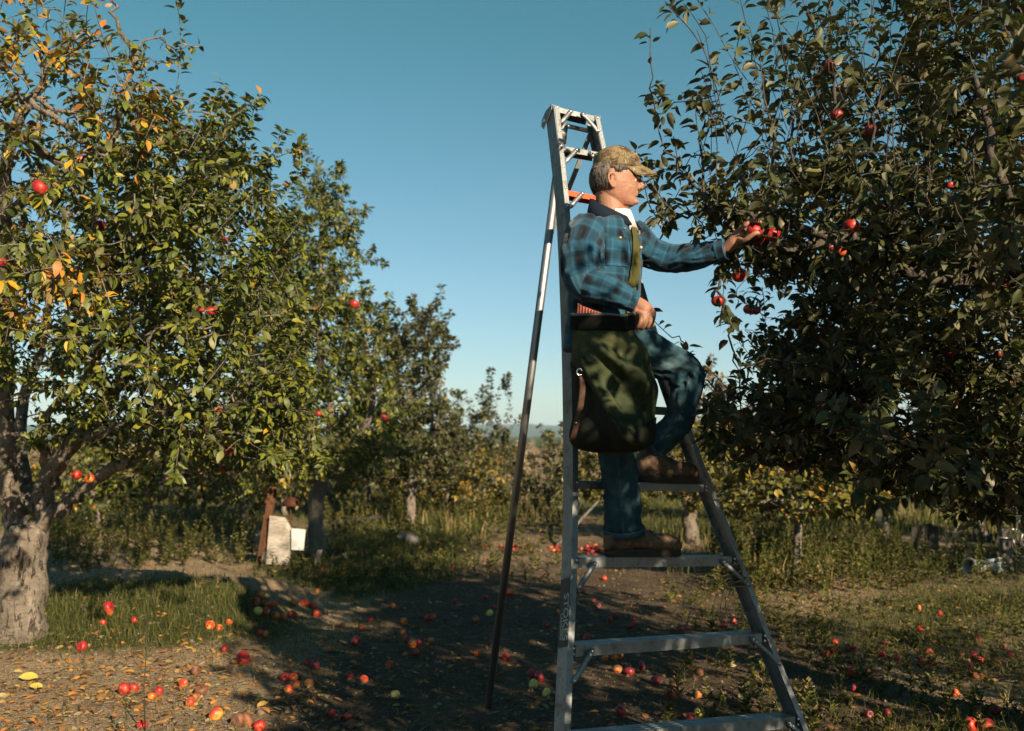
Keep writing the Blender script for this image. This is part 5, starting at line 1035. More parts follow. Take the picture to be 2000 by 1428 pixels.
# ---- materials
k = NT('skin', 0.55, 0.35); c = k.coord('Object'); n1 = k.noise(c, 60, 4); n2 = k.noise(c, 14, 4)
k.color(k.mix(k.ramp(n2, [(0.42, 0), (0.68, 0.8)]), k.mix(n1, (0.27, 0.135, 0.085), (0.35, 0.185, 0.122)), (0.27, 0.105, 0.068))); st_ = k.noise(c, 420, 2, .8); sk = k.b.inputs['Base Color'].links[0].from_socket; k.color(k.mix(k.math('MULTIPLY', k.ramp(st_, [(0.52, 0), (0.64, 1)]), 0.2), k.mix(k.ramp(k.noise(c, 33, 4, .7), [(0.5, 0), (0.7, .22)]), sk, (0.20, 0.085, 0.055)), (0.16, 0.095, 0.07))); k.b.inputs['Subsurface Weight'].default_value = 0.05; k.b.inputs['Subsurface Radius'].default_value = (0.01, 0.004, 0.002); k.bump(k.math('ADD', k.noise(k.map(c, (1, 1, 2.2)), 75, 4, .7), k.math('MULTIPLY', k.noise(c, 22, 3), 1.2)), 0.30, 0.004); M['skin'] = k.m
k = NT('flannel', 0.95, 0.08); uv = k.attr('cuv', 'Vector'); sx, sy, _ = k.sep(uv)
def bandr(co, per, off):
    f = k.math('FRACT', k.math('ADD', k.math('DIVIDE', co, per), off))
    return f
BL, MID, DK, LT = (0.019, 0.076, 0.128), (0.011, 0.032, 0.055), (0.008, 0.010, 0.015), (0.050, 0.132, 0.185)
def pr(f): return k.ramp(f, [(0.0, BL), (0.26, BL), (0.27, LT), (0.295, LT), (0.305, BL), (0.36, BL), (0.37, MID), (0.46, MID), (0.47, DK), (0.70, DK), (0.71, MID), (0.80, MID), (0.81, BL), (0.90, BL), (0.905, LT), (0.92, LT), (0.925, BL), (1.0, BL)])
plaid = k.mix(0.5, pr(bandr(sx, 0.085, 0.1)), pr(bandr(sy, 0.095, 0.35)))
fz = k.noise(k.coord('Object'), 260, 3, 0.7); plaid = k.mix(k.math('MULTIPLY', fz, 0.5), plaid, k.mix(1.0, plaid, (0.45, 0.48, 0.5), 'MULTIPLY'))
k.color(plaid); k.bump(k.math('ADD', k.math('MULTIPLY', fz, 0.4), k.noise(uv, 26, 3)), 0.35, 0.006); M['flannel'] = k.m
k.b.inputs['Sheen Weight'].default_value = 0.15
k = NT('denim', 0.9, 0.1); c = k.coord('Object'); n1 = k.noise(c, 7, 4, .65); n2 = k.noise(k.map(c, (1, 1, 0.5)), 300, 2); sv = k.attr('seam')
k.color(k.mix(k.ramp(sv, [(0.35, 0), (0.8, 0.35)]), k.mix(k.math('MULTIPLY', n2, .35), k.ramp(n1, [(0.32, (0.014, 0.040, 0.054)), (0.55, (0.034, 0.080, 0.100)), (0.76, (0.12, 0.18, 0.195))]), (0.01, 0.016, 0.025)), (0.14, 0.19, 0.22))); k.bump(k.math('ADD', n2, k.noise(c, 40, 3)), 0.3, 0.004); M['denim'] = k.m
k = NT('boot_leather', 0.6, 0.35); c = k.coord('Object'); n1 = k.noise(c, 16, 5, .7); k.color(k.ramp(n1, [(0.3, (0.035, 0.022, 0.015)), (0.5, (0.115, 0.068, 0.040)), (0.70, (0.25, 0.155, 0.095))])); k.bump(k.math('ADD', n1, k.noise(c, 90, 3)), 0.45, 0.006); M['boot'] = k.m
M['sole'] = plain('boot_sole', (0.045, 0.036, 0.028), 0.85, 0.2, 0, 0.5, 30, 0.5); M['collar'] = plain('collar_navy', (0.010, 0.016, 0.028), 0.9, 0.1, 0, 0.3, 90, 0.3)
M['white_cloth'] = plain('white_cloth', (0.62, 0.56, 0.55), 0.9, 0.1, 0, 0.1, 40, 0.3); M['red_cloth'] = plain('red_cloth', (0.33, 0.012, 0.015), 0.9, 0.1, 0, 0.2, 40, 0.3); M['brass'] = plain('brass_button', (0.42, 0.27, 0.14), 0.4, 0.5, 0.7, 0.2, 40, 0); M['button'] = plain('pale_button', (0.5, 0.42, 0.30), 0.4, 0.5, 0.2, 0.2, 40, 0)
k = NT('camouflage', 0.9, 0.1); c = k.coord('Object'); n1 = k.noise(c, 26, 5, .6, 1.2); n2 = k.noise(k.map(c, (1, 1, .35)), 60, 4, .7, 1.5); n3 = k.noise(c, 18, 3)
cc_ = k.ramp(n1, [(0.30, (0.030, 0.022, 0.014)), (0.43, (0.10, 0.065, 0.036)), (0.50, (0.19, 0.14, 0.08)), (0.58, (0.115, 0.098, 0.045)), (0.70, (0.27, 0.22, 0.15))]); cc_ = k.mix(k.ramp(n2, [(0.58, 0), (0.66, .85)]), cc_, (0.36, 0.32, 0.24)); cc_ = k.mix(k.ramp(n3, [(0.56, 0), (0.66, .9)]), cc_, (0.05, 0.034, 0.022)); k.color(cc_); k.bump(k.noise(c, 200, 2), .2, .002); M['camo'] = k.m
k = NT('grey_hair', 0.6, 0.3); c = k.coord('Object'); k.color(k.ramp(k.noise(k.map(c, (1, 1, .3)), 120, 3), [(0.35, (0.028, 0.023, 0.020)), (0.65, (0.18, 0.155, 0.13))])); M['hair'] = k.m
# ---- head, neck and hands: one skin with the hidden body
mb = MB(); YH = 0.02
HEAD = [(298, 1186, 1226, .040), (304, 1174, 1235, .060), (314, 1166, 1243, .070), (326, 1161, 1247, .076), (338, 1159, 1249.5, .078), (346, 1159, 1250.5, .078), (352, 1160, 1248.5, .077), (358, 1161, 1247, .0765), (365, 1162.5, 1247, .075), (372, 1165, 1245.5, .072), (379, 1169, 1244.5, .068), (386, 1174, 1242, .064), (392, 1180, 1242.5, .058), (398, 1187, 1242, .050), (403, 1194, 1237, .040), (406, 1203, 1226, .022)]
rings = []
for (py, xb, xf, hw) in HEAD:
    a, b = pt(xb, py, YH), pt(xf, py, YH); rings.append(ring_ell((a + b) / 2, (b - a) / 2, Vector((0, 1, 0)), 1.0, hw, 40, 2.15, 0.20))
mb.rings(rings)
mb.tube([pt(1188, 372, YH), pt(1192, 400, YH), pt(1194, 440, YH)], [.056, .059, .066], 24)                           # neck
mb.tube([pt(1222, 398, YH - .005), pt(1212, 412, YH - .005), pt(1208, 436, YH)], [.020, .022, .02], 12)              # throat
mb.tube([pt(1246.5, 346, YH), pt(1249.5, 355, YH), pt(1253.5, 363.5, YH), pt(1251, 369, YH)], [.0085, .0105, .0130, .010], 12)   # nose
for s in (-1, 1):
    mb.tube([pt(1246, 366.5, YH + s * .009), pt(1250, 367.5, YH + s * .010)], [.008, .008], 10)
    mb.tube([pt(1246, 346, YH + s * .044), pt(1249.5, 344.5, YH + s * .022), pt(1250, 346, YH + s * .005)], [.008, .009, .007], 10)     # brow
    mb.tube([pt(1218, 366, YH + s * .052), pt(1229, 364, YH + s * .046), pt(1238, 367, YH + s * .030)], [.012, .0125, .010], 10)      # cheekbone
mb.tube([pt(1239, 377.5, YH - .024), pt(1244.6, 376, YH - .010), pt(1245, 375.7, YH + .010), pt(1239, 377.5, YH + .024)], .0052, 10)
mb.tube([pt(1238.5, 380.6, YH - .022), pt(1243.3, 381, YH - .010), pt(1243.6, 381, YH + .010), pt(1238.5, 380.6, YH + .022)], .0060, 10)
mb.tube([pt(1240, 394, YH - .016), pt(1242.5, 394.5, YH), pt(1240, 394, YH + .016)], [.010, .012, .010], 10)
for s in (-1, 1):                                                                                    # ears
    e = [pt(1197, 366, YH + s * .078), pt(1192, 358, YH + s * .086), pt(1188.5, 348, YH + s * .091), pt(1190, 340, YH + s * .091), pt(1195.5, 337, YH + s * .087), pt(1201.5, 341, YH + s * .080), pt(1201.5, 349, YH + s * .077)]
    mb.tube(catmull(e, 4), .0055, 8); mb.tube([pt(1197.5, 362, YH + s * .078), pt(1198, 366.5, YH + s * .079)], .0068, 8)
    mb.tube([pt(1195.5, 342, YH + s * .079), pt(1194.5, 352, YH + s * .079), pt(1197, 361, YH + s * .077)], [.0055, .0065, .005], 8)
# hidden trunk and limbs so that the skin is one body
mb.tube([pt(1194, 430, YH), pt(1188, 470, 0), pt(1184, 560, 0), pt(1190, 650, .02)], [.07, .11, .11, .11], 20)
ARM_N = [pt(1150, 452, -.10), pt(1136, 482, -.185), pt(1134, 520, -.215), pt(1140, 550, -.235), pt(1186, 566, -.265), pt(1241, 591, -.255)]
ARM_F = [pt(1232, 462, .15), pt(1262, 488, .205), pt(1306, 505, .20), pt(1360, 500, .13), pt(1418, 486, .06)]
mb.tube(ARM_N, [.05, .05, .045, .042, .038, .027], 14); mb.tube(ARM_F, [.05, .05, .042, .036, .026], 14)
S2 = STEPS['s2']; S1 = STEPS['s1']
def on_step(S, px, back):
    a, b = S[0], S[1]; best = min((a.lerp(b, t) for t in np.linspace(0, 1, 200)), key=lambda p: abs(float(proj(p)[0]) - px)); return best + S[2] * back + Vector((0, 0, 0.003))
BN_h, BN_t = on_step(S2, 1203, .030), on_step(S2, 1322, .022); BF_h, BF_t = on_step(S1, 1258, .03), on_step(S1, 1359, .03)
ankN = BN_h + (BN_t - BN_h) * .20 + Vector((0, 0, .10)); ankF = BF_h + (BF_t - BF_h) * .26 + Vector((0, 0, .115))
LEG_N = [pt(1192, 655, -.05), pt(1196, 760, -.075), pt(1203, 856, -.085), pt(1213, 950, (ankN.y - YM) * .6 - .03), Vector((ankN.x, ankN.y, pt(1228, 1036, ankN.y - YM).z))]
ankFp = Vector((ankF.x, ankF.y, pt(1311, 872, ankF.y - YM).z))
LEG_F = [pt(1225, 670, .10), pt(1288, 700, .10), pt(1337, 723, .11), pt(1345, 741, .115), pt(1337, 775, .12), pt(1323, 826, (.12 + ankF.y - YM) / 2), ankFp + Vector((-.004, 0, 0))]
mb.tube(LEG_N, [.08, .07, .055, .05, .045], 14); mb.tube(LEG_F, [.08, .065, .05, .048, .045, .042, .04], 14)
mb.tube([pt(1190, 640, .02), pt(1212, 668, .06)], [.11, .09], 14)
def finger(pts, r0, r1): mb.tube(catmull(pts, 3), np.linspace(r0, r1, 3 * (len(pts) - 1) + 1), 9)
# near hand: a relaxed fist closed over the bag's rim
hN = -.262
mb.tube([pt(1240, 590, hN + .005), pt(1250, 598, hN), pt(1259, 606, hN - .004), pt(1264, 612, hN - .004)], [.027, .032, .035, .030], 16)
for i, (kx, ky, ko, tx, ty, L) in enumerate(((1276, 611, .012, 1271, 634, 1.0), (1270, 616, -.010, 1263, 640, 1.04), (1261, 619, -.026, 1253, 642, 1.02), (1251.5, 617, -.036, 1244, 640, .94))):
    k0 = pt(kx - 6, ky - 8, hN + ko); k1 = pt(kx, ky, hN + ko - .010); k2 = pt(kx - .5, ky + 12, hN + ko - .014); k3 = pt(tx, ty, hN + ko + .004); k4 = pt(tx - 4, ty - 5, hN + ko + .026)
    finger([k0, k1, k2, k3, k4], .0115, .0085)
    mb.tube([k1 + Vector((0, -.002, -.002)), k1 + Vector((.001, -.002, .002))], .0118, 9)
finger([pt(1243, 600, hN - .010), pt(1243, 614, hN - .024), pt(1241, 626, hN - .026), pt(1240, 640, hN - .012)], .013, .010)   # thumb down the rim
# far hand closed on the apple
aH = pt(1473, 450, -.02); rH = 0.036
mb.tube([pt(1418, 486, .06), pt(1432, 474, .04), pt(1444, 462, .035), pt(1452, 454, .035)], [.025, .029, .034, .030], 14)
for i, (dy, up) in enumerate(((.030, .62), (.010, .95), (-.012, 1.0), (-.030, .8))):
    b0 = pt(1448, 452 - 5 * up, .030 + dy); t = []
    for a in (150, 110, 72, 40): t.append(aH + Vector((math.cos(R(a)) * (rH + .010), dy * .9 + .012, math.sin(R(a)) * (rH + .010) * up)))
    finger([b0] + t, .0105, .0080)
finger([pt(1444, 468, .01), pt(1454, 470, -.03), aH + Vector((-.010, -.036, -.022)), aH + Vector((.012, -.034, -.018))], .0125, .0095)
person = remesh_union(mb, 'person', 0.0032, 5)
Vv = getco(person); No = getno(person); hd = np.where((Vv[:, 2] > pt(0, 440).z) & (Vv[:, 0] < pt(1262, 400).x) & (Vv[:, 0] > pt(1140, 400).x))[0]; ex_, ey_, _ = proj(Vv[hd]); dep = np.zeros(len(hd))
for pl, dp in ((((1246, 371), (1240, 376), (1237, 384), (1238, 390)), .0042), (((1231, 371), (1227, 380), (1224, 391)), .0032), (((1234, 352), (1226, 350), (1216, 347)), .0026), (((1234, 356), (1226, 357), (1216, 358)), .0026), (((1232, 359), (1226, 363), (1219, 367)), .0020), (((1241, 361), (1234, 362), (1229, 359)), .0030), (((1239, 385), (1243, 386), (1244, 386)), .0030),
               (((1186, 392), (1198, 404), (1212, 409)), .0030), (((1190, 404), (1202, 414), (1213, 419)), .0026), (((1212, 378), (1214, 388), (1220, 396)), .0022), (((1205, 372), (1207, 384)), .0018)):
    cl = catmull([(a_, b_, 0) for a_, b_ in pl], 6)[:, :2]; dd = np.min(np.hypot(ex_[:, None] - cl[None, :, 0], ey_[:, None] - cl[None, :, 1]), axis=1); dep += dp * .36 * np.exp(-(dd / 1.15) ** 2)
Vv[hd] -= No[hd] * dep[:, None]; hn = np.where(Vv[:, 0] > pt(1232, 600).x)[0]; setco(person, Vv)
person.materials.append(M['skin']); po = link('person', person); tag(po, 'man in plaid shirt, jeans and camouflage cap standing on the ladder reaching for an apple', 'person')
apple(aH, rH, 'r', 'red apple held by the fingers of the man\'s reaching hand', None, (0.3, 0.2, 0))
# eyes
for s in (-1, 1):
    bm = bmesh.new(); bmesh.ops.create_uvsphere(bm, u_segments=14, v_segments=10, radius=.0100); me = bpy.data.meshes.new('eye'); bm.to_mesh(me); bm.free()
    k = None; o = link('eye', me, None, M.setdefault('eye', plain('eye_white', (0.30, 0.26, 0.24), 0.2, 0.5, 0, 0.05, 5, 0))); o.location = pt(1239.5, 353.5, YH + s * .033); adopt(o, po)
    bm = bmesh.new(); bmesh.ops.create_uvsphere(bm, u_segments=12, v_segments=8, radius=.0058); me = bpy.data.meshes.new('iris'); bm.to_mesh(me); bm.free(); i_ = link('iris', me, o, M.setdefault('iris', plain('iris_dark', (0.03, 0.022, 0.018), 0.15, 0.5, 0, 0.1, 5, 0))); i_.location = Vector((.0075, s * .0015, 0))
# ---- cloth helper
def seg_coords(P, bones):
    """bones: list of (points, radii, reference vector). returns bone id, distance along, angle, relative distance"""
    best = np.full(len(P), 1e9); bid = np.zeros(len(P), int); al = np.zeros(len(P)); an = np.zeros(len(P)); rr = np.ones(len(P))
    for bi, (pts, rad, ref) in enumerate(bones):
        pts = np.array([tuple(p) for p in pts]); acc = 0.0
        for i in range(len(pts) - 1):
            a, b = pts[i], pts[i + 1]; d = b - a; L = np.linalg.norm(d); d = d / L; t = np.clip((P - a) @ d, 0 if i else -0.2, L if i < len(pts) - 2 else L + 0.2); q = a + t[:, None] * d; v = P - q; dist = np.linalg.norm(v, axis=1); r = rad[i] + (rad[i + 1] - rad[i]) * np.clip(t / L, 0, 1); rel = dist / r
            m = rel < best; best[m] = rel[m]; bid[m] = bi; al[m] = acc + t[m]; rr[m] = r[m]
            rf_ = np.array(tuple(ref)); e1 = rf_ - d * rf_.dot(d); e1 /= np.linalg.norm(e1); e2 = np.cross(d, e1); an[m] = np.arctan2(v[m] @ e2, v[m] @ e1); acc += L
    return bid, al, an, rr
def wrinkle(me, bones, amp, fa, fb, seed, bias=0.0, hot=()):
    Vv = getco(me); No = getno(me); bid, al, an, rr = seg_coords(Vv, bones); out = np.zeros(len(Vv))
    for i in range(len(Vv)):
        q = Vector((al[i] * fa + math.sin(an[i]) * bias, math.cos(an[i]) * fb, math.sin(an[i]) * fb + seed * 3.7 + bid[i] * 9.1))
        n_ = noise.noise(q); m_ = noise.noise(q * 2.1 + Vector((5, 1, 2))); out[i] = (1 - abs(n_) * 2.2) * 0.8 + m_ * 0.35 - 0.45
    gain = np.full(len(Vv), 0.55)
    for (p, r, g) in hot: gain = np.maximum(gain, g * np.exp(-(((Vv - np.array(tuple(p))) ** 2).sum(1)) / (2 * r * r)))
    setco(me, Vv + No * (out * amp * gain)[:, None]); return bid, al, an, rr
# ---- shirt
mb = MB(); TOR = [(428, 1193, .085, .085, YH), (436, 1191, .100, .130, .015), (447, 1188, .112, .170, .01), (462, 1186, .122, .188, .01), (490, 1185, .130, .195, 0), (530, 1184, .133, .190, 0), (575, 1180, .133, .180, 0), (620, 1177, .132, .176, 0), (655, 1175, .135, .180, .0), (688, 1173, .138, .184, .0)]
mb.rings([ring_ell(pt(cx, py, of), fw, sd, a, b, 44, 2.3) for py, cx, a, b, of in TOR])
RN, RF = [.088, .082, .078, .074, .060, .041], [.085, .070, .064, .056, .044]
mb.tube(catmull(ARM_N, 5), np.interp(np.linspace(0, 5, 26), range(6), RN), 26); mb.tube(catmull(ARM_F, 5), np.interp(np.linspace(0, 4, 21), range(5), RF), 24)
shirt = remesh_union(mb, 'shirt', 0.0065, 5)
TB = ([pt(1189, 425, 0), pt(1184, 530, 0), pt(1174, 700, 0)], [.16, .17, .165], fw)
BONES = [TB, (ARM_N, RN, Vector((0, -1, 0.2))), (ARM_F, RF, Vector((0, -1, .2)))]
wrinkle(shirt, BONES, .0105, 13, 2.0, 1, 1.2, ((ARM_N[3], .09, 1.5), (ARM_N[4], .08, 1.0), (ARM_F[1], .10, 1.3), (ARM_F[3], .12, 1.2), (pt(1190, 590, -.15), .10, 1.1), (pt(1225, 560, -.1), .08, .9)))
bid, al, an, rr = seg_coords(getco(shirt), BONES)
P_ = getco(shirt); az_ = np.where(bid == 0, an * .165, an * np.where(bid == 1, .072, .06)); addattr(shirt, 'cuv', np.stack([az_ + bid * .031, np.where(bid == 0, -P_[:, 2], al), bid], -1))
shirt.materials.append(M['flannel']); so = link('shirt', shirt, po); so['label'] = 'blue and charcoal plaid flannel overshirt'
shirt_bvh = BVHTree.FromPolygons([Vector(v) for v in P_], [tuple(p.vertices) for p in shirt.polygons])
def on_shirt(px, py, lift=.003, bv=None):
    h = shirt_bvh.ray_cast(CAMV, ray(px, py).normalized())
    if bv is not None:               # the strap lies on the chest and passes behind the forearm
        h2 = bv.ray_cast(CAMV, ray(px, py).normalized())
        if h2[0] is not None and (h[0] is None or h[3] < h2[3] - .045): return h2[0] + h2[1] * (lift + .012)
    if h[0] is None: return None
    return h[0] + h[1] * lift
def ribbon(name, left, right, mat, parent, lift=.004, th=.003, nn=24, bv=None, smooth=True):
    """strap or patch laid on the shirt between two pixel polylines"""
    Lp, Rp = catmull([(x, y, 0) for x, y in left], 6), catmull([(x, y, 0) for x, y in right], 6); rows = []; last = None
    for a, b in zip(Lp, Rp):
        row = []
        for t in np.linspace(0, 1, 7):
            q = on_shirt(a[0] + (b[0] - a[0]) * t, a[1] + (b[1] - a[1]) * t, lift + .001 * math.sin(t * 15), bv); row.append(q)
        rows.append(row)
    # fill misses with neighbours
    flat = [q for r in rows for q in r if q is not None]
    for r in rows:
        for j in range(7):
            if r[j] is None: r[j] = min((q for q in r if q is not None), key=lambda q: 0, default=flat[0])
    ax = ray(1200, 520).normalized(); V = [tuple(q) for r in rows for q in r] + [tuple(q + ax * th) for r in rows for q in r]; n = len(rows) * 7; F = []
    for i in range(len(rows) - 1):
        for j in range(6):
            a = i * 7 + j; F.append([a, a + 1, a + 8, a + 7]); F.append([n + a, n + a + 7, n + a + 8, n + a + 1])
    for i in range(len(rows) - 1):
        for j in (0, 6): a = i * 7 + j; F.append([a, a + 7, n + a + 7, n + a])
    for j in range(6): 
        for i in (0, len(rows) - 1): a = i * 7 + j; F.append([a, n + a, n + a + 1, a + 1])
    return link(name, mesh_np(name, np.array(V), [F], smooth, [mat]), parent)
# collar, undershirt, pocket, placket, buttons
nk = pt(1193, 420, YH)
def collar(name, mat, parent, a0, a1, rin, prof, lift):
    rings = []; n = 40
    mb = MB(); Vv = []; F = []
    for i in range(n + 1):
        t = a0 + (a1 - a0) * i / n; d = fw * math.cos(t) + sd * math.sin(t); fr = (1 + math.cos(t)) / 2
        for (ro, h) in prof(fr): Vv.append(tuple(nk + d * ro + Vector((0, 0, h)) + fw * (0.012 * fr)))
    m = len(prof(0)); 
    for i in range(n):
        for j in range(m): a, b = i * m + j, i * m + (j + 1) % m; F.append([a, b, b + m, a + m])
    me = mesh_np(name, np.array(Vv), [F, [[j for j in range(m)], [n * m + j for j in range(m - 1, -1, -1)]]] if m == 4 else [F], True, [mat]); return link(name, me, parent)
col = collar('collar', M['collar'], so, R(24), R(336), .07, lambda fr: [(.078 + .012 * fr, -.045 - .02 * fr), (.074, .075 - .105 * fr), (.088, .078 - .105 * fr), (.118 - .01 * (1 - fr), -.030 - .035 * fr)], 0)
un = collar('undershirt', M['white_cloth'], po, R(-58), R(58), .06, lambda fr: [(.072, -.06), (.066, .012 - .02 * (1 - fr)), (.074, .014 - .02 * (1 - fr)), (.090 + .016 * fr, -.075)], 0)
rt_ = collar('neckerchief', M['red_cloth'], po, R(-46), R(-12), .06, lambda fr: [(.062, -.03), (.060, .016), (.070, .012), (.0765, -.03)], 0)
ribbon('undershirt_front', [(1228, 430), (1228.5, 438), (1229, 447)], [(1236, 430), (1234, 438), (1230, 449)], M['white_cloth'], un, .003)
ribbon('pocket', [(1183, 462), (1182, 490), (1183, 518)], [(1226, 464), (1226, 492), (1224, 521)], M['flannel'], so, .0035)
pk = COL.objects[-1] if False else None
ribbon('placket', [(1226, 452), (1231, 490), (1236, 540), (1236, 580)], [(1231, 452), (1237, 490), (1241, 540), (1241, 580)], M['flannel'], so, .003)
for ob in COL.objects:
    if ob.name.startswith(('pocket', 'placket')) and ob.type == 'MESH':
        Pq = getco(ob.data) + np.array(ob.matrix_world.translation); b_, a_, n_, r_ = seg_coords(Pq, BONES); addattr(ob.data, 'cuv', np.stack([n_ * .165 + (.02 if ob.name.startswith('pocket') else 0), -Pq[:, 2], b_], -1))
def button(px, py, r, mat, parent):
    p = on_shirt(px, py, .006)
    if p is None: return
    d = (CAMV - p).normalized(); o = dome(p, d, r).build('button', mat, parent, True)
button(1209, 466, .008, M['brass'], so); button(1230, 436, .005, M['button'], so); button(1249, 484, .0075, M['button'], so); button(1218, 447, .004, M['brass'], so)
cf = [ARM_N[4].lerp(ARM_N[5], t) for t in (.80, .90, 1.02)]
mb = MB(); mb.tube(cf, [.0445, .0435, .0425], 24, False); cu = mb.mesh('cuff', M['flannel'], True); Pq = getco(cu); b_, a_, n_, r_ = seg_coords(Pq, BONES); addattr(cu, 'cuv', np.stack([n_ * .05 + .02, a_ + .03, b_], -1)); link('cuff', cu, so)
cf = [ARM_F[3].lerp(ARM_F[4], t) for t in (.72, .86, 1.0)]
mb = MB(); mb.tube(cf, [.0485, .0475, .0465], 24, False); cu = mb.mesh('cuff', M['flannel'], True); Pq = getco(cu); b_, a_, n_, r_ = seg_coords(Pq, BONES); addattr(cu, 'cuv', np.stack([n_ * .05 + .02, a_ + .03, b_], -1)); link('cuff', cu, so)
# ---- jeans
mb = MB(); JN = [.115, .100, .082, .073, .079]; JF = [.108, .084, .068, .064, .064, .062, .060]
mb.rings([ring_ell(pt(cx, py, of), fw, sd, a, b, 40, 2.2) for py, cx, a, b, of in ((600, 1180, .115, .160, 0), (640, 1186, .125, .168, 0.01), (680, 1194, .128, .165, .02), (705, 1200, .11, .14, .03))])
mb.tube(catmull(LEG_N, 5), np.interp(np.linspace(0, 4, 21), range(5), JN), 26); mb.tube(catmull(LEG_F, 5), np.interp(np.linspace(0, 6, 31), range(7), JF), 26); mb.tube([pt(1346, 727, .10), pt(1352, 733, .11)], [.050, .046], 16); mb.tube([pt(1318, 741, .04), pt(1326, 750, .11), pt(1318, 745, .17)], [.022, .034, .022], 12)
jeans = remesh_union(mb, 'jeans', 0.0068, 4); JB = [([pt(1180, 590, 0), pt(1196, 700, .02)], [.14, .15], fw), (LEG_N, JN, Vector((0, -1, 0))), (LEG_F, JF, Vector((0.2, -1, 0)))]
wrinkle(jeans, JB, .015, 13, 1.8, 4, 1.4, ((LEG_N[3], .10, 1.1), (LEG_N[4], .09, 1.7), (LEG_N[2], .08, .9), (LEG_F[2], .11, 1.4), (LEG_F[0], .12, 1.2), (LEG_F[6], .07, 1.8), (pt(1322, 748, .08), .06, 2.0)))
P_ = getco(jeans); bid, al, an, rr = seg_coords(P_, JB); seam = np.where(bid > 0, np.exp(-((np.abs(an - np.where(bid == 1, .15, .30)) * rr) / .0030) ** 2), 0); addattr(jeans, 'seam', seam)
jeans.materials.append(M['denim']); jo = link('jeans', jeans, po); jo['label'] = 'faded blue denim jeans'
k = M['denim']
for (L_, rr_) in ((LEG_N, .0815), (LEG_F, .0625)):
    a, b = L_[-2], L_[-1]; d = (b - a).normalized(); mb = MB(); mb.tube([b - d * .012, b + d * .004, b + d * .016], [rr_ + .003, rr_ + .004, rr_ + .0045], 30, False); h = mb.mesh('hem', M['denim'], True); addattr(h, 'seam', np.tile([.75, .4, .55], (30, 1)).T.ravel()); ho = link('hem', h, jo); s_ = ho.modifiers.new('s', 'SOLIDIFY'); s_.thickness = .006
# ---- boots
def boot(h, t, ank, label, tilt):
    root = None; d = (t - h); L = d.length; d.normalize(); up = Vector((0, 0, 1)); up = (up - d * up.dot(d)).normalized(); w = d.cross(up); mb = MB(); rings = []
    for f, ht, hw, lo in ((-.10, .045, .022, .012), (-.07, .075, .036, .006), (0, .098, .041, .004), (.18, .105, .042, .004), (.38, .092, .041, .008), (.55, .078, .044, .010), (.72, .070, .051, .008), (.88, .066, .052, .006), (1.0, .055, .047, .006), (1.07, .040, .034, .008), (1.10, .026, .016, .014)):
        c_ = h + d * (L * f) + up * ((ht + lo) / 2 + .018); rings.append(ring_ell(c_, w, up, hw, (ht - lo) / 2 + .006, 24, 2.5))
    mb.rings(rings); an_ = h + d * (L * .16); mb.tube([an_ + up * .05, an_ + up * .09 + (ank - an_ - up * .09) * .2, ank + up * .03], [.048, .050, .054], 22)
    me = remesh_union(mb, 'boot', .005, 4); Vv = getco(me); No = getno(me); setco(me, Vv + No * (fbm(Vv, 22, 3, 3) * .0045)[:, None]); me.materials.append(M['boot']); o = link('boot', me, po); o['label'] = label
    mb = MB(); out = []
    for a in np.linspace(0, 2 * math.pi, 44, endpoint=False):
        x = math.cos(a); f = .5 + .60 * x; hw = np.interp(f, [-.12, 0, .18, .4, .6, .85, 1.0, 1.12], [.026, .042, .044, .042, .047, .055, .050, .030]); out.append(h + d * (L * f) + w * (hw * math.copysign(abs(math.sin(a)) ** .55, math.sin(a))))
    mb.rings([np.array([tuple(p + up * z + (p - (h + d * L * .5)) * s) for p in out]) for z, s in ((-.001, -.02), (.002, 0), (.012, .012), (.014, .004), (.024, .008), (.027, 0), (.031, -.02))]); mb.build('sole', M['sole'], o, False)
    mb = MB()
    for q in range(5):
        f = .30 + .075 * q; c_ = h + d * (L * f) + up * (np.interp(f, [.18, .38, .55, .72], [.108, .097, .084, .075]) + .022 + (.018 if q == 0 else 0)); mb.tube([c_ - w * .022 - up * .010, c_ + up * .002, c_ + w * .022 - up * .010], .0026, 6)
    mb.build('lace', M['collar'], o, True); return o
boot(BN_h, BN_t, ankN + Vector((0, 0, .02)), 'scuffed brown work boot standing on the lower step', 0); boot(BF_h, BF_t, ankF + Vector((0, 0, .02)), 'dark brown work boot on the upper step', 0)
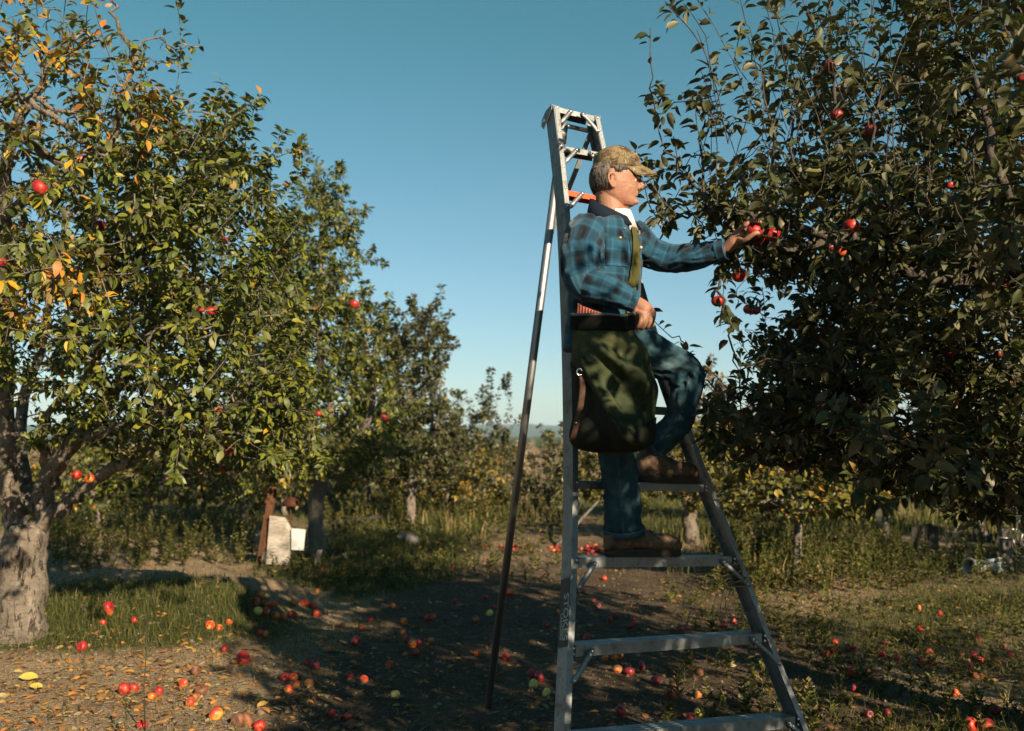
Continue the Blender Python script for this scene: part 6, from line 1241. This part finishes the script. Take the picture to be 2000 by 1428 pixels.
# ---- hair
rh = random.Random(12); mb = MB()
def head_r(py, th):
    ys = [q[0] for q in HEAD]; xb = np.interp(py, ys, [q[1] for q in HEAD]); xf = np.interp(py, ys, [q[2] for q in HEAD]); hw = np.interp(py, ys, [q[3] for q in HEAD]); a, b = pt(xb, py, YH), pt(xf, py, YH); x = math.cos(th); y = math.sin(th)
    return (a + b) / 2 + (b - a) / 2 * x + Vector((0, 1, 0)) * (hw * y * (1 - .2 * x))
for i in range(1900):
    deg = rh.uniform(58, 302); near = deg < 90 or deg > 270; mid = (not near) and (deg < 118 or deg > 242)
    th = R(deg); y0 = rh.uniform(324, 331); pts = []
    y1 = rh.uniform(333, 341) if (deg < 72 or deg > 288) else rh.uniform(335, 346) if near else rh.uniform(333, 338) if mid and (deg < 108 or deg > 252) else rh.uniform(360, 379)
    if mid and not (deg < 108 or deg > 252) and rh.random() < .4: y1 = rh.uniform(350, 372)
    long_ = y1 > 349
    for q in range(6):
        f = q / 5; py = y0 + (y1 - y0) * f; sw = (.16 * f if th < math.pi else -.16 * f) if long_ or near else 0
        p = head_r(py, th + sw + rh.uniform(-.02, .02)); c_ = head_r(py, 0) * .5 + head_r(py, math.pi) * .5; out = (p - c_).normalized(); bulge = (.004 + .009 * math.sin(f * 2.4) + .006 * f * f) if long_ else .0015
        pts.append(p + out * (bulge + rh.uniform(-.001, .005)))
    mb.tube(pts, np.linspace(.0019, .0008, 6), 3)
mb.build('hair', M['hair'], po, True)
# ---- cap
mb = MB(); CAP = [(333, 1158.5, 1249, .084), (328, 1158, 1252, .087), (318, 1158.5, 1251, .087), (308, 1161, 1246.5, .083), (300, 1166, 1237.5, .075), (294, 1175, 1229, .062), (290.5, 1186, 1220, .044), (288.6, 1197, 1213, .022), (288, 1204, 1208, .004)]
def cap_ring(py, xb, xf, hw):
    a, b = pt(xb, py + 1.5, YH), pt(xf, py - 2.0, YH); return ring_ell((a + b) / 2, (b - a) / 2, Vector((0, 1, 0)), 1.0, hw, 48, 2.1, .06)
mb.rings([cap_ring(*q) for q in CAP], True); me = mb.mesh('cap', M['camo'], True); Vv = getco(me); No = getno(me); setco(me, Vv + No * (fbm(Vv, 14, 3, 8) * .006)[:, None]); cap = link('cap', me, po); cap['label'] = 'brown and tan camouflage baseball cap'
Vt, F = [], []; nu, nv = 25, 9
for lay in (0, 1):
    for i in range(nu):
        s = -1 + 2 * i / (nu - 1)
        for j in range(nv):
            f = j / (nv - 1); reach = (1 - .55 * abs(s) ** 2.6); x0 = 1251 - 27 * abs(s) ** 2.0; rf = max(0, 1 - abs(s) ** 2.3) ** .55; px = x0 + (31.5 * rf + 1) * f; py = 320 + 5 * abs(s) + 18 * f * rf; y = YH + s * .076 * (1 - .10 * f); p = pt(px, py, y); Vt.append(tuple(p + Vector((0, 0, -.028 * s * s * f * rf ** .5 - .0035 * lay))))
N1 = nu * nv
for i in range(nu - 1):
    for j in range(nv - 1): a = i * nv + j; F.append([a, a + 1, a + nv + 1, a + nv]); F.append([N1 + a, N1 + a + nv, N1 + a + nv + 1, N1 + a + 1])
for i in range(nu - 1):
    for j in (0, nv - 1): a = i * nv + j; F.append([a, a + nv, N1 + a + nv, N1 + a])
for j in range(nv - 1):
    for i in (0, nu - 1): a = i * nv + j; F.append([a, N1 + a, N1 + a + 1, a + 1])
link('brim', mesh_np('brim', np.array(Vt), [F], True, [M['camo']]), cap)
mb = MB(); mb.tube([pt(1203, 288.4, YH), pt(1209, 288.2, YH)], .005, 8); mb.build('top_button', M['camo'], cap, True)
pc_ = [pt(1245.5, 310, YH - .012 + .0), pt(1245.5, 310, YH + .024)]; mb = MB(); rings = []
for rr_, hh in ((.026, 0), (.024, .003), (.001, .0035)): rings.append(np.array([tuple(pt(1239.5, 308, YH) + Vector((.0 + hh + .010 * (1 - (math.sin(t)) * .9) * rr_ / .026 * .6, math.cos(t) * rr_ * 1.15, math.sin(t) * rr_ * .8))) for t in np.linspace(0, 6.283, 22, endpoint=False)]))
mb.rings(rings); mb.build('front_patch', M['white_cloth'], cap, True)
mb = MB(); mb.tube([pt(1160, 331, YH - .05), pt(1157, 333, YH - .02), pt(1157, 333, YH + .02), pt(1160, 331, YH + .05)], .006, 8); mb.build('back_strap', M['collar'], cap, True)

# ================================================================== picking bag
k = NT('canvas', 0.8, 0.15); c = k.coord('Object'); n1 = k.noise(c, 6, 5, .65, .5); n2 = k.noise(c, 160, 3); k.color(k.mix(k.math('MULTIPLY', n2, .4), k.ramp(n1, [(0.3, (0.010, 0.015, 0.008)), (0.5, (0.038, 0.050, 0.022)), (0.66, (0.074, 0.080, 0.034)), (0.78, (0.030, 0.038, 0.020))]), (0.02, 0.025, 0.014))); k.bump(k.math('ADD', n2, k.noise(c, 24, 3)), .35, .006); M['canvas'] = k.m
k = NT('canvas_dark', 0.9, 0.1); c = k.coord('Object'); k.color(k.ramp(k.noise(c, 9, 5), [(0.35, (0.010, 0.013, 0.010)), (0.7, (0.030, 0.032, 0.022))])); k.bump(k.noise(c, 120, 3), .35, .005); M['canvas_dark'] = k.m  # darker flap canvas, with the shade low on the bag put into its colour
M['band'] = plain('band_black', (0.009, 0.010, 0.008), 0.9, 0.05, 0, 0.5, 40, .5); M['rimgrey'] = plain('rim_grey', (0.12, 0.105, 0.085), 0.7, .3, 0, .25, 30, .2); M['leather'] = plain('leather_strap', (0.075, 0.038, 0.026), .75, .25, 0, .5, 24, .4); M['chrome'] = plain('chrome', (.7, .7, .7), .2, .5, 1, .05, 10, 0); M['strap'] = None
k = NT('webbing', 0.85, 0.12); c = k.coord('Object'); k.color(k.mix(k.noise(k.map(c, (9, 9, 1)), 22, 3), (0.040, 0.042, 0.014), (0.098, 0.092, 0.030))); k.bump(k.noise(k.map(c, (9, 9, 1)), 30, 2), .5, .003); M['strap'] = k.m
YB = -.285
bag = empty('picking_bag', pt(1200, 885, YB)); tag(bag, 'drooping olive canvas fruit picking bag with black rim band at the man\'s hip', 'bag')
BAG = [(612, 1118, 1237, .120), (630, 1118, 1238, .120), (650, 1118, 1240, .120), (680, 1119, 1255, .128), (710, 1121, 1265, .133), (745, 1122, 1271, .136), (780, 1120, 1277, .138), (815, 1117, 1288, .138), (842, 1114, 1293, .132), (860, 1115, 1288, .115), (873, 1126, 1272, .085), (881, 1146, 1250, .045), (885, 1170, 1222, .01)]
nb_ = 96; rows = []
BI = catmull([(a, b, 0) for a, b, c_, d in BAG], 7); BI2 = catmull([(c_, d * 1000, 0) for a, b, c_, d in BAG], 7); rows = []; thetas = np.linspace(0, 2 * math.pi, nb_, endpoint=False)
for (py, xl, _), (xr, dd, _2) in zip(BI, BI2):
    a, b = pt(xl, py, YB), pt(xr, py, YB); cc2 = (a + b) / 2; hx = (b - a).x / 2; row = []
    for t in thetas:
        ct, st = math.cos(t), math.sin(t); near = max(0, -st); x = hx * math.copysign(abs(ct) ** .9, ct); y = dd / 1000 * math.copysign(abs(st) ** .9, st)
        # folds running down to the right from the rim's left end
        fx = (cc2.x + x - pt(1118, 620, YB).x) / .3; fz = (pt(1118, 640, YB).z - cc2.z) / .5; fall = min(1, max(0, fz * 4)) * (1 if fz < .85 else max(0, 1 - (fz - .85) * 6)); ph = math.atan2(fz + .06, fx + .12)
        fo_ = math.sin(ph * 15 + .8) * .6 + math.sin(ph * 27 + 2.0) * .3 + noise.noise(Vector((fx * 2.3, fz * 2.0, st * 1.5))) * .8
        amp = .048 * fall * (.55 + .45 * near) * min(1, .35 + 1.3 * fx if fx > 0 else .35); bl_ = noise.noise(Vector((math.cos(t) * 1.3 + 4, math.sin(t) * 1.3, fz * 2.4 + 2))) * .034 * fall; row.append((cc2.x + x + ct * (fo_ * amp * .6 + bl_), cc2.y + y + st * (fo_ * amp + bl_), cc2.z - .017 * near * (1 - min(1, fz * 1.2) if fz > 0 else 1)))
    rows.append(np.array(row))
i0 = 13
mb = MB(); mb.rings(rows[i0 - 2:], True); mb.build('pouch', M['canvas'], bag, True)
bandrows = []
for iq, q in enumerate(rows[1:i0]):
    c_ = q.mean(0); wv = np.array([noise.noise(Vector((math.cos(t) * 2.2, math.sin(t) * 2.2, iq * .12))) for t in thetas]); bandrows.append(c_ + (q - c_) * np.array([1.010, 1.015, 1]) * (1 + .035 * wv[:, None] * np.array([1, 1, 0])) + np.array([0, 0, 1.0]) * (.010 * np.array([noise.noise(Vector((math.cos(t) * 1.4, math.sin(t) * 1.4, 7.0))) for t in thetas]))[:, None])
mb = MB(); mb.rings(bandrows, False); bo = mb.build('rim_band', M['band'], bag, True); s_ = bo.modifiers.new('s', 'SOLIDIFY'); s_.thickness = .006
mb = MB(); rr_ = bandrows[0]; rc = rr_.mean(0); mb.tube([tuple(p) for p in np.concatenate([rr_, rr_[:1]])], .0070, 10, False); mb.build('rim', M['rimgrey'], bag, True)
mb = MB()
for q in range(0, nb_, 1):
    p = bandrows[-2][q]; p2 = bandrows[-2][(q + 1) % nb_]; c_ = bandrows[-2].mean(0); o_ = (p - c_) / np.linalg.norm(p - c_) * .0035; mb.tube([tuple(p + o_), tuple(p + (p2 - p) * .62 + o_)], .0014, 4)
mb.build('stitching', M['rimgrey'], bag, True)
# folded up bottom of the pouch, a second layer
def flap_py(px): return np.interp(px, [1110, 1136, 1165, 1190, 1215, 1245, 1270, 1300], [700, 735, 775, 810, 836, 838, 822, 800])
Vt, F = [], []; body_ = np.array(rows[i0 - 2:len(rows) - 4]); cols = [j for j in range(nb_) if thetas[j] > math.pi * .96] + [0, 1]; K = 14
for j in cols:
    colp = body_[:, j]; px, py, _ = proj(colp); dlt = py - flap_py(px); s0 = int(np.argmax(dlt > 0)); u0 = s0 - dlt[s0] / (dlt[s0] - dlt[s0 - 1] + 1e-9) if s0 else 0
    for q in range(K):
        u = u0 + (len(colp) - 1 - u0) * q / (K - 1); i_ = int(u); f = u - i_; i2 = min(i_ + 1, len(colp) - 1); p = colp[i_] * (1 - f) + colp[i2] * f; c_ = body_[i_].mean(0) * (1 - f) + body_[i2].mean(0) * f; o_ = p - c_; o_[2] = 0; Vt.append(p + o_ / (np.linalg.norm(o_) + 1e-9) * .006)
for a_ in range(len(cols) - 1):
    for q in range(K - 1): v = a_ * K + q; F.append([v, v + 1, v + K + 1, v + K])
fo_ = link('bottom_flap', mesh_np('bottom_flap', np.array(Vt), [F], True, [M['canvas_dark']]), bag); s_ = fo_.modifiers.new('s', 'SOLIDIFY'); s_.thickness = .008
# leather strap and hook at the back edge, red cloth inside the rim
mb = MB(); P_ = catmull([pt(1134, 728, YB - .10), pt(1138, 745, YB - .115), pt(1135, 785, YB - .12), pt(1127, 824, YB - .12), pt(1118, 860, YB - .10)], 5); rings = []
for p in P_: rings.append(np.array([tuple(Vector(p) + Vector((.012 * math.cos(t), -.003 + .003 * math.sin(t), .003 * math.cos(t)))) for t in np.linspace(0, 6.283, 10, endpoint=False)]))
mb.rings(rings); mb.build('side_strap', M['leather'], bag, True)
mb = MB(); hc = pt(1132, 727, YB - .115); mb.tube([hc + Vector((.010 * math.cos(t), -.002, .013 * math.sin(t))) for t in np.linspace(.3, 5.6, 16)], .003, 7); mb.build('hook', M['chrome'], bag, True)
dome(pt(1126, 826, YB - .132), Vector((0, -1, 0)), .005).build('strap_rivet', M['chrome'], bag, True)
Vt, F = [], []; nu = 40
for i in range(nu):
    f = i / (nu - 1); px = 1130 + 54 * f; top = np.interp(f, [0, .12, .5, 1], [592, 597, 605, 614]); pl = .006 * math.sin(i * 1.55)
    for j in range(5): g = j / 4; Vt.append(tuple(pt(px - 3 * g, top + (634 - top) * g, YB - .055 + pl * (1 - .3 * g) + .01 * g)))
for i in range(nu - 1):
    for j in range(4): a = i * 5 + j; F.append([a, a + 1, a + 6, a + 5])
rc_ = link('cloth', mesh_np('cloth', np.array(Vt), [F], True, [plain('faded_red_cloth', (0.26, 0.085, 0.065), .9, .1, 0, .25, 60, .3)])); tag(rc_, 'faded red pleated cloth poking out of the picking bag', 'cloth'); s_ = rc_.modifiers.new('s', 'SOLIDIFY'); s_.thickness = .003
# shoulder strap, from the far shoulder across the chest to the rim
tm = MB(); tm.rings([ring_ell(pt(cx, py, of), fw, sd, a, b, 44, 2.3) for py, cx, a, b, of in TOR]); tv_ = np.concatenate(tm.V); torso_bvh = BVHTree.FromPolygons([Vector(v) for v in tv_], [tuple(int(i) for i in f) for fs in tm.F.values() for f_ in fs for f in f_])
sl = ribbon('shoulder_strap', [(1230, 443), (1233, 470), (1231, 510), (1224, 555), (1222, 585), (1221, 612)], [(1239, 446), (1245, 480), (1246, 520), (1243, 560), (1241, 590), (1238, 614)], M['strap'], bag, .009, .002, bv=torso_bvh)
